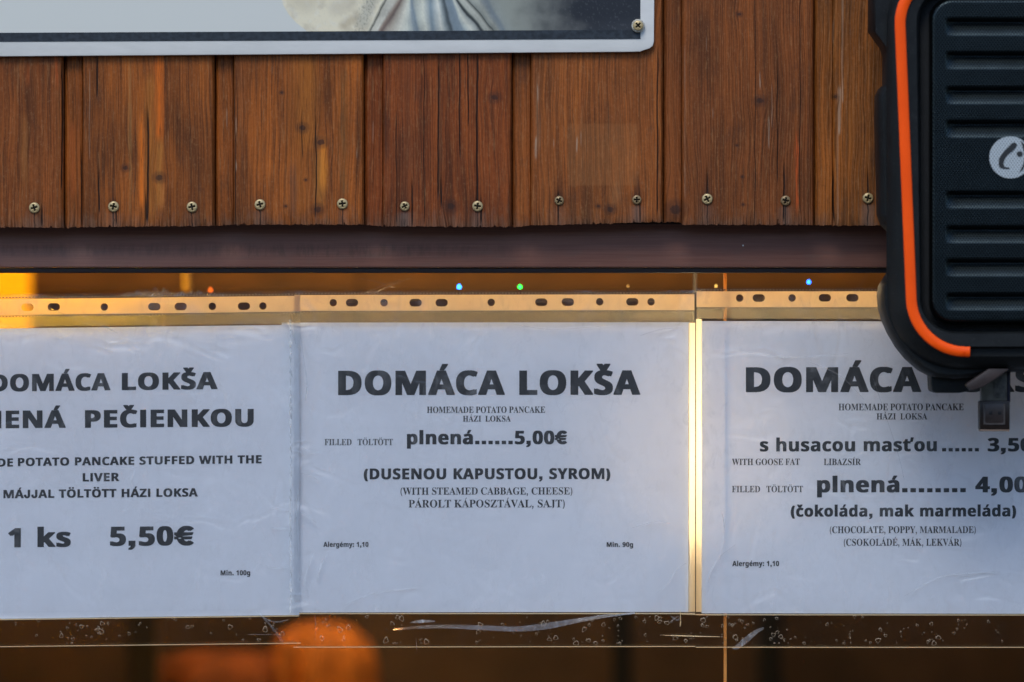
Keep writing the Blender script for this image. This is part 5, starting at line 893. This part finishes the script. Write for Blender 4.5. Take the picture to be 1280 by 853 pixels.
# ================================================================ poster panel
import numpy as np
post = empty('poster', 'white edged poster panel with a printed beige draped garment, screwed over the brown boards', 'poster')
def pm():
    m, nt, b = new_mat('poster_panel_white'); X, Y, Z = coords(nt)
    n = ntex(nt, X*.02, Y, Z*.06, 1, 5, .6); sc1 = ntex(nt, X*.8, Y, Z*.9, 1, 3, .7)
    c = mix(nt, n.ramp(.35, .7), (.66, .64, .58), (.74, .715, .65)); c = mix(nt, sc1.ramp(.70, .78)*.6, c, (.30, .32, .33))
    setc(nt, b.inputs['Base Color'], c); b.inputs['Roughness'].default_value = .45
    nt.links.new(bump(nt, n, .15, .001), b.inputs['Normal']); return m
sp1 = -.0072
def pl(a, base): return (a, base + sp1*a)
out = [(-280, -430), pl(-280, 70.6)]
out += [pl(x, 70.6) for x in range(-200, 780, 60)] + [(786, 65.0), (800, 64.6), (806, 62.5), (812, 60.6), (816, 57.5), (817.4, 52), (817.8, 0), (819, -430)]
link('panel', prism(out, -.0225, -.0185).mesh(bevel=.0004, seg=2, smooth=True), pm(), post)
# print
xs = np.concatenate([np.arange(-270, 340, 30), np.arange(340, 800.1, 1.15), [800.5]])
ys = np.concatenate([np.arange(-410, -20, 15), np.arange(-20, 40.9, 1.15), [41.2]])
XX, YY = np.meshgrid(xs, ys)
def sr(c): c = np.array(c)/255.; return np.where(c <= .04045, c/12.92, ((c+.055)/1.055)**2.4)
def val(x, y, f, s=0):
    return np.vectorize(lambda a, b: noise.fractal(Vector((a*f, b*f, s)), 1, 2, 4))(x, y)
col = np.ones(XX.shape+(3,))*sr((206, 205, 194))
def blend(mask, c):
    global col
    col = col*(1-mask[..., None]) + sr(c)*mask[..., None]
def sst(a, b, v): t = np.clip((v-a)/(b-a), 0, 1); return t*t*(3-2*t)
bd = np.interp(YY, [-420, -120, 0, 8, 20, 30, 41], [330, 320, 352, 354, 361, 370, 384])
g = sst(-.7, .7, XX-bd)
n1 = val(XX, YY, .035, 1); n2 = val(XX, YY, .11, 5); n3 = val(XX, YY*.6, .5, 9)
blend(g, (226, 214, 182))
blend(g*sst(.0, .5, n1)*.4, (176, 163, 138)); blend(g*sst(-.05, -.6, n2)*.3, (225, 220, 204)); blend(g*sst(.1, .6, n3)*.10, (150, 142, 128))
def stroke(pts, w_, c, soft=1.0, amt=1.0):
    d = np.full(XX.shape, 1e9)
    q = smoothline([tuple(map(float, p)) for p in pts], 5)
    for (a0, b0), (a1, b1) in zip(q, q[1:]):
        dx, dy = a1-a0, b1-b0; L2 = dx*dx+dy*dy+1e-9
        t = np.clip(((XX-a0)*dx+(YY-b0)*dy)/L2, 0, 1)
        d = np.minimum(d, np.hypot(XX-a0-t*dx, YY-b0-t*dy))
    blend((1-sst(w_/2-soft*.5, w_/2+soft, d))*amt*g, c)
stroke([(392,-4),(384,8),(372,2)], 12, (178,165,138), 12, .4); stroke([(440,-10),(432,8),(420,12)], 12, (176,163,140), 10, .4)
stroke([(446,24),(438,28),(430,34)], 7, (160,140,108), 7, .5); stroke([(466,-4),(460,14),(454,30)], 10, (150,150,138), 9, .5)
blend(sst(.0, .5, n3)*sst(446, 462, XX+YY*.3)*(1-sst(470, 476, XX+YY*.45))*g*.45, (96, 94, 82))
# drapery: bands of cloth that follow a curved flow
ms = [478, 488, 505, 518, 540, 558, 570, 583, 600, 615, 640]; mv = [-.5, -.72, -.3, .2, .05, .25, .35, .85, .9, .55, .5]
sv = XX.copy()
for _ in range(6): sv = .5*sv + .5*(XX - np.interp(sv, ms, mv)*(np.clip(YY, -30, 42)-20))
sv = sv + val(XX, YY*.5, .06, 3)*1.6
bx = [470,472.2,473.6,475,483,487.5,491,495,505,511,515,518,522,530,535,539,543,549,553,557,559,561.5,566,571,573,576,581,583.5,586,589,595,598,599.5,601,608,614,618,622,640,700]
bc = [(214,204,178),(150,146,126),(50,50,42),(190,184,164),(206,200,180),(150,132,114),(104,86,76),(160,148,130),(206,201,180),(196,196,178),(140,148,146),(118,130,134),(170,172,158),(200,198,178),(160,164,156),(116,130,134),(160,166,160),(202,200,184),(150,156,150),(84,92,92),(66,72,72),(120,130,132),(116,128,132),(130,140,142),(176,180,168),(196,194,176),(150,152,142),(44,48,46),(60,64,60),(166,166,150),(176,174,158),(120,120,108),(50,54,50),(140,142,130),(170,170,154),(140,146,144),(124,134,138),(150,154,146),(158,158,142),(150,150,136)]
tb = np.array(bc)/255.; tb = np.where(tb <= .04045, tb/12.92, ((tb+.055)/1.055)**2.4)
dr = np.stack([np.interp(sv, bx, tb[:, k]) for k in range(3)], -1)
dr = dr*(1 + (n3*.10 + n1*.25)[..., None])
mk = (sst(469, 471.5, sv)*g)[..., None]
col = col*(1-mk) + dr*mk
blend(sst(598, 625, XX - YY*.6)*g*.75, (150, 152, 138))
blend(sst(625, 720, XX)*g*.6, (112, 108, 106)); blend(sst(640, 740, XX + n1*30)*g, (33, 36, 41)); blend(sst(700, 790, XX)*sst(20, 42, YY)*.35, (70, 72, 76))
blend(sst(.35, .6, n3)*sst(640, 700, XX)*.2, (120, 120, 120))
blend(sst(-120, -240, YY)*g*.6, (120, 112, 98))
V = []; 
for j in range(len(ys)):
    for i in range(len(xs)):
        p = P(xs[i], ys[j] - .0045*xs[i], -.0227); V.append((p.x, -.0227, p.z))
nx = len(xs); F = [(j*nx+i, (j+1)*nx+i, (j+1)*nx+i+1, j*nx+i+1) for j in range(len(ys)-1) for i in range(nx-1)]
pme = mesh_from(V, F)
ca = pme.color_attributes.new('print', 'FLOAT_COLOR', 'POINT')
ca.data.foreach_set('color', np.concatenate([col.reshape(-1, 3), np.ones((col.shape[0]*col.shape[1], 1))], 1).astype(np.float32).ravel())
def printm():
    m, nt, b = new_mat('poster_print'); X, Y, Z = coords(nt)
    a = nt.nodes.new('ShaderNodeAttribute'); a.attribute_name = 'print'
    wv = ((X*6.2 + Z*7.4).m('SINE')*.5+.5)*X.ramp(wx(585), wx(605))*X.ramp(wx(730), wx(690))
    c = mix(nt, wv*.30, a.outputs['Color'], (.06, .07, .06))
    sc1 = ntex(nt, X*.7, Y, Z*.8, 1, 3, .7); c = mix(nt, sc1.ramp(.74, .79)*.6, c, (.35, .38, .38))
    setc(nt, b.inputs['Base Color'], c); b.inputs['Roughness'].default_value = .38; return m
link('printed_picture', pme, printm(), post)
link('border_line', prism([(-270, 42.6), (-270, 53.6), (0,52.4), (400,50.6), (800.6, 48.9), (800.6, 37.5), (400,39.4), (0, 41.2)][::-1], -.02285, -.0224).mesh(), simple('border_black', (.020, .026, .032), .4, nscale=.3, namp=.4), post)
p = P(797.5, 32.5, -.024)
pc = link('screw', smeshes[1].copy(), None, post); pc.location = (p.x, -.0262, p.z); pc.scale = (6.4*S, 1, 6.4*S)
ws = link('washer', MB().lathe([(.0046,.0012),(.0049,0),(.0044,-.0012),(.0024,-.0016),(.0022,.0012)], (0,0,0), 'Y', 14).mesh(smooth=True), simple('washer_pale', (.45,.42,.34), .5, nscale=.9, namp=.5), pc)
ws.location = (.0, .0016, 0); ws.scale = (1/(6.4*S), 1, 1/(6.4*S))

# ================================================================ rugged speaker
CX = 1263
spk = empty('speaker', 'rugged black speaker with orange trim and ribbed grille hanging in front of the boards', 'speaker')
def rubber(name, c, rough=.5, spec=.5):
    m, nt, b = new_mat(name); X, Y, Z = coords(nt); n = ntex(nt, X*.08, Y*.08, Z*.08, 1, 5, .65); f = ntex(nt, X, Y, Z, 3.0, 2)
    du = ntex(nt, X*.5, Y*.5, Z*.5, 1, 5, .75); scf = ntex(nt, X*1.6+Z*.9, Y, Z*.12, 1, 3, .7)
    bc = mix(nt, n.ramp(.35, .7), tuple(q*.82 for q in c), tuple(q*1.18 for q in c))
    bc = mix(nt, du.ramp(.56, .74)*.12, bc, (.22, .22, .21)); bc = mix(nt, scf.ramp(.70, .74)*.22, bc, (.20, .20, .20))
    setc(nt, b.inputs['Base Color'], bc)
    setc(nt, b.inputs['Roughness'], (n*.3+rough-.15).clamp()); b.inputs['Specular IOR Level'].default_value = spec
    nt.links.new(bump(nt, f, .12, .0003), b.inputs['Normal']); return m
RUB = rubber('speaker_rubber', (.006, .0075, .008), .55, .22); BLK = rubber('speaker_black', (.006, .007, .008), .6, .3)
def mir(pts): return pts + [(2*CX-a, b) for a, b in reversed(pts)]
YB = -.050
sil = [(1140,-62),(1112,-52),(1092,-34),(1085.5,-10),(1085.5,41),(1092,50),(1100,61),(1103.5,72),(1103.5,108),(1098,113),(1094,122),(1093.5,150),(1096.5,268),(1101,281),(1110,290),(1112.5,334),(1105,346),(1098,358),(1096.5,369),(1097.5,384),(1102,400),(1109,416),(1119,433),(1131,448),(1147,462),(1163,470.5),(1190,473),(1214,470),(1236,464)]
o_ = mir(sil)
mb = MB(); n = len(o_)
lay = [(-.048, 0), (-.050, -1.0), (-.078, -1.0), (-.082, 1.6), (-.0845, 5.0)]
cxm = sum(a for a, b in o_)/n; cym = 205
for (yy, ins) in lay:
    for a, b in o_:
        l = math.hypot(a-cxm, b-cym); q = P(a-(a-cxm)/l*ins, b-(b-cym)/l*ins, YB); mb.v.append((q.x, yy, q.z))
for k in range(len(lay)-1):
    for i in range(n): j = (i+1) % n; mb.f.append((k*n+i, k*n+j, (k+1)*n+j, (k+1)*n+i))
mb.f.append(tuple(range(n))); mb.f.append(tuple((len(lay)-1)*n+i for i in range(n)))
link('bumper_shell', mb.mesh(smooth=True, auto=.9), RUB, spk)
bk = [(1150,-40),(1118,-20),(1118,380),(1150,440),(1190,455)]
link('rear_housing', prism(mir(bk), -.050, -.0205).mesh(bevel=.004, seg=3, smooth=True), BLK, spk)
def rr(x0, yt, yb, r, lean=0.0, m=12):
    pts = []
    for (cx, cy, a0) in ((x0+r, yb-r, 90), (x0+r, yt+r, 180)):
        for k in range(m+1):
            a = R(a0 + 90*k/m); pts.append((cx+r*math.cos(a), cy+r*math.sin(a)))
    pts = [(a + lean*(b-190)/320*13, b) for a, b in pts]
    return mir(pts)
def loft(rings, cap=True):
    mb = MB(); n = len(rings[0][0])
    for pts, y in rings: mb.v += [tuple(P(a, b, y)) for a, b in pts]
    for k in range(len(rings)-1):
        for i in range(n): j = (i+1) % n; mb.f.append((k*n+i, k*n+j, (k+1)*n+j, (k+1)*n+i))
    if cap: mb.f.append(tuple((len(rings)-1)*n+i for i in range(n)))
    return mb
ringB = rr(1123.5, -40, 447, 72, 1); ringC = rr(1139.0, -26, 432.5, 58, 1)
fr = loft([(rr(1108, -56, 462, 90), -.0835), (rr(1112, -52, 459, 86, .5), -.090), (ringB, -.0985), (rr(1124.8,-39,445.6,70.5,1), -.0990), (rr(1125.5,-38.5,444.8,70,1), -.0945), (rr(1137.5,-28,434.5,60,1), -.0945), (rr(1138.3,-26.6,433.3,58.8,1), -.0990),
            (rr(1147.5, -16, 417.5, 44, .3), -.0985), (rr(1150.0, -13, 415, 42, .2), -.0955), (rr(1151, -12, 414, 41, .1), -.084)])
link('front_frame', fr.mesh(smooth=True, auto=.6), RUB, spk)
# recess floor darker
link('recess_ring', loft([(rr(1150.5,-12.5,414.5,41.5,.15), -.0855), (rr(1156, -6, 409, 36), -.0862)], True).mesh(), BLK, spk)
# orange trim: left and right pieces lying in the groove
def trim(sgn):
    B = rr(1124.9, -39.4, 446.3, 71, 1); C = rr(1138.4, -27, 433.6, 59, 1); h = len(B)//2
    Bl, Cl = B[:h], C[:h]
    Bl = [(1212.5, 446.3), (1204, 446.3)] + Bl + [(1235, -39.4)]; Cl = [(1212.5, 433.6), (1204, 433.6)] + Cl + [(1235, -27)]
    mb = MB(); V = []
    for (a, b), (c, d) in zip(Bl, Cl):
        for t, y in ((0, -.0955), (0, -.1003), (.12, -.1013), (.5, -.1018), (.88, -.1013), (1, -.1003), (1, -.0955)):
            x_ = a+(c-a)*t; 
            if sgn < 0: x_ = 2*CX-x_
            V.append(tuple(P(x_, b+(d-b)*t, y)))
    k = 7; nn = len(Bl); F = [(i*k+j, (i+1)*k+j, (i+1)*k+j+1, i*k+j+1) for i in range(nn-1) for j in range(k-1)] + [tuple(range(k)), tuple((nn-1)*k+j for j in range(k))]
    return mb.add(V, F).mesh(smooth=True, auto=.7)
OR = simple('orange_trim', (.98, .085, .001), .5, nscale=.03, namp=.08, spec=.2)
for s_ in (1, -1): link('orange_trim', trim(s_), OR, spk)
# ribbed grille
def grille_mat(printed=False):
    m, nt, b = new_mat('grille_print' if printed else 'grille_mesh'); X, Y, Z = coords(nt)
    kx = 2*math.pi/(3.7*S*1000); kz = 2*math.pi/(5.2*S*1000)
    q = (X*kx*.5 + Z*kz*.5).m('SINE') * (X*kx*.5 - Z*kz*.5).m('SINE')
    hole_ = q.m('ABSOLUTE').ramp(.40, .75)
    n = ntex(nt, X*.05, Y*.05, Z*.05, 1, 4)
    if printed: c = mix(nt, hole_*.62, (.42, .46, .47), (.02, .03, .03))
    else: c = mix(nt, hole_, mix(nt, n, (.022, .029, .030), (.040, .055, .060)), (.002, .002, .003))
    setc(nt, b.inputs['Base Color'], c); b.inputs['Metallic'].default_value = 0 if printed else 1.0; b.inputs['Roughness'].default_value = .34
    nt.links.new(bump(nt, hole_.inv(), .35, .0006), b.inputs['Normal']); return m
GX0, GX1, GY0, GY1 = 1161, 2*CX-1161, -4, 406
LC = [-7, 35.5, 77.5, 121, 163, 251.5, 295, 336.5, 379]
def gh(px, py):
    r = 30; dx = max(GX0+r-px, px-(GX1-r), 0); dy = max(GY0+r-py, py-(GY1-r), 0)
    if dx and dy: e = r-math.hypot(dx, dy)
    else: e = min(px-GX0, GX1-px, py-GY0, GY1-py)
    e = max(0, e); t = min(1, e/7)
    base = .0135*math.sqrt(max(0, 1-(1-t)**2))
    d = 0
    for c in LC:
        if c < 10: continue
        u = py-c; xx = max(1196-px, px-(2*CX-1196), 0)/14.0
        if -13 < u < 9 and xx < 1:
            t_ = (u+13)/5.5 if u < -7.5 else (9-u)/16.5
            t_ = min(1, max(0, t_)); t_ = t_*t_*(3-2*t_)*.35 + t_*.65
            d = max(d, .0062*t_*(1-xx*xx))
    return base-d, e
V = []; F = []; nxg, nyg = 172, 345
for j in range(nyg+1):
    for i in range(nxg+1):
        a = GX0+(GX1-GX0)*i/nxg; b = GY0+(GY1-GY0)*j/nyg
        r = 30   # pull the corner points in onto the rounded outline
        cx_ = min(max(a, GX0+r), GX1-r); cy_ = min(max(b, GY0+r), GY1-r); l = math.hypot(a-cx_, b-cy_)
        if l > r and a != cx_ and b != cy_: a2, b2 = cx_+(a-cx_)/l*r, cy_+(b-cy_)/l*r
        else: a2, b2 = a, b
        h, e = gh(a2, b2); V.append(tuple(P(a2, b2, -.0868-h)))
F = [(j*(nxg+1)+i, (j+1)*(nxg+1)+i, (j+1)*(nxg+1)+i+1, j*(nxg+1)+i+1) for j in range(nyg) for i in range(nxg)]
gr = link('grille', mesh_from(V, F, True), grille_mat(), spk)
YG = -.0868-.0135
c_ = [(1263+26.3*math.cos(a*math.pi/24), 197+26.3*math.sin(a*math.pi/24)) for a in range(48)]
bd_ = link('round_badge', prism(c_, YG-.0007, YG-.0001).mesh(), grille_mat(True), gr)
lg = lambda l: [(1220+a*.0821, 160+b*.0821) for a, b in l]
BM = simple('badge_black', (.010,.012,.013), .6)
link('badge_mark', prism([q for q in lg([(545,235),(590,222),(625,250),(612,300),(545,362),(475,420),(435,480),(418,540),(432,592),(510,610),(512,626),(420,625),(368,608),(345,560),(350,470),(380,420),(430,355),(500,285)])], YG-.0010, YG-.0006).mesh(), BM, bd_)
link('badge_mark', prism(lg([(665+46*math.cos(k*.52), 398+44*math.sin(k*.52)) for k in range(12)]), YG-.0010, YG-.0006).mesh(), BM, bd_)
link('badge_mark', prism([(1276,176),(1281,181),(1284,190),(1283,202),(1279,212),(1274,216),(1279,206),(1281,196),(1279,186)], YG-.0010, YG-.0006).mesh(), BM, bd_)
# rubber foot under the corner, port flap
link('rubber_foot', prism([(1163,463),(1164.5,489),(1171,491.5),(1200,491.5),(1214,488.5),(1228,482),(1240,462)], -.072, -.045).mesh(bevel=.0015, seg=2, smooth=True), RUB, spk)
link('rubber_foot', prism([(2*CX-a, b) for a, b in [(1163,463),(1164.5,489),(1171,491.5),(1200,491.5),(1214,488.5),(1228,482),(1240,462)]], -.072, -.045).mesh(bevel=.0015, seg=2, smooth=True), RUB, spk)
link('port_flap', prism([(1207,481),(1236,461),(1262,461),(1246,473),(1229,484),(1214,489)], -.092, -.082).mesh(bevel=.001, smooth=True), rubber('flap_rubber', (.030,.019,.017), .6), spk)
# carrying strap up to a wall hook, above the picture
hk = P(CX, -300, -.05)
link('strap', MB().tube([P(1150,-45,-.065), P(1165,-120,-.062), P(1230,-235,-.056), P(1263,-262,-.05), P(1296,-235,-.056), P(1361,-120,-.062), P(1376,-45,-.065)], .006).mesh(smooth=True), BLK, spk)
hp = P(1263, -258, 0)
hook = MB().tube([(hp.x, -.017, hp.z-.004), (hp.x, -.045, hp.z-.010), (hp.x, -.066, hp.z-.008), (hp.x, -.072, hp.z+.008)], .004).mesh(smooth=True)
tag(link('wall_hook', hook, simple('hook_steel', (.4,.4,.4), .35, metal=.9)), 'steel hook in the board wall carrying the speaker, above the picture', 'hook')

# usb stick hanging under the speaker
usb = empty('usb_stick', 'small grey memory stick with a dark see-through cap plugged in under the speaker', 'usb stick')
def boxp(x0, x1, y0_, y1_, f, b, bev=.0008): return prism([(x0,y0_),(x1,y0_),(x1,y1_),(x0,y1_)], f, b).mesh(bevel=bev, smooth=True)
link('body', boxp(1226.5,1259,458,502,-.071,-.062), simple('usb_grey', (.07,.068,.058), .35, nscale=.12, namp=.4), usb)
link('label_strip', boxp(1242,1256,466,498,-.0714,-.0708,.0001), simple('usb_label', (.05,.05,.045), .5, nscale=.5, namp=.5), usb)
link('side_rail', boxp(1259,1263,458,503,-.070,-.063,.0004), simple('usb_navy', (.006,.007,.02), .4), usb)
capm = simple('cap_dark', (.014,.009,.007), .35, spec=.3)
link('cap', boxp(1224.5,1262.5,501,538,-.0725,-.0605,.0012), capm, usb)
pf = MB()
for (a, b, c, d) in ((1229.5,1231.5,505,531),(1254.5,1256.5,505,531),(1231.5,1254.5,529,531.2)):
    q0 = P(a, d, -.073); q1 = P(b, c, -.073); pf.box(q0.x, q1.x, -.0730, -.0724, q0.z, q1.z)
link('plug_frame', pf.mesh(bevel=.0001, seg=1), simple('plug_metal', (.08,.07,.066), .35, metal=.4), usb)
link('plug_face', boxp(1231.5,1254.5,505,529,-.0728,-.0724,.0001), simple('plug_brown', (.022,.015,.013), .4), usb)
for a in (1236.5, 1247.5): link('plug_hole', boxp(a,a+4,514.5,518.5,-.0730,-.0727,.0001), BLK, usb)
link('cap_lip', boxp(1225,1262,536.4,539.4,-.0722,-.0608,.0006), simple('lip_beige', (.20,.14,.10), .5), usb)
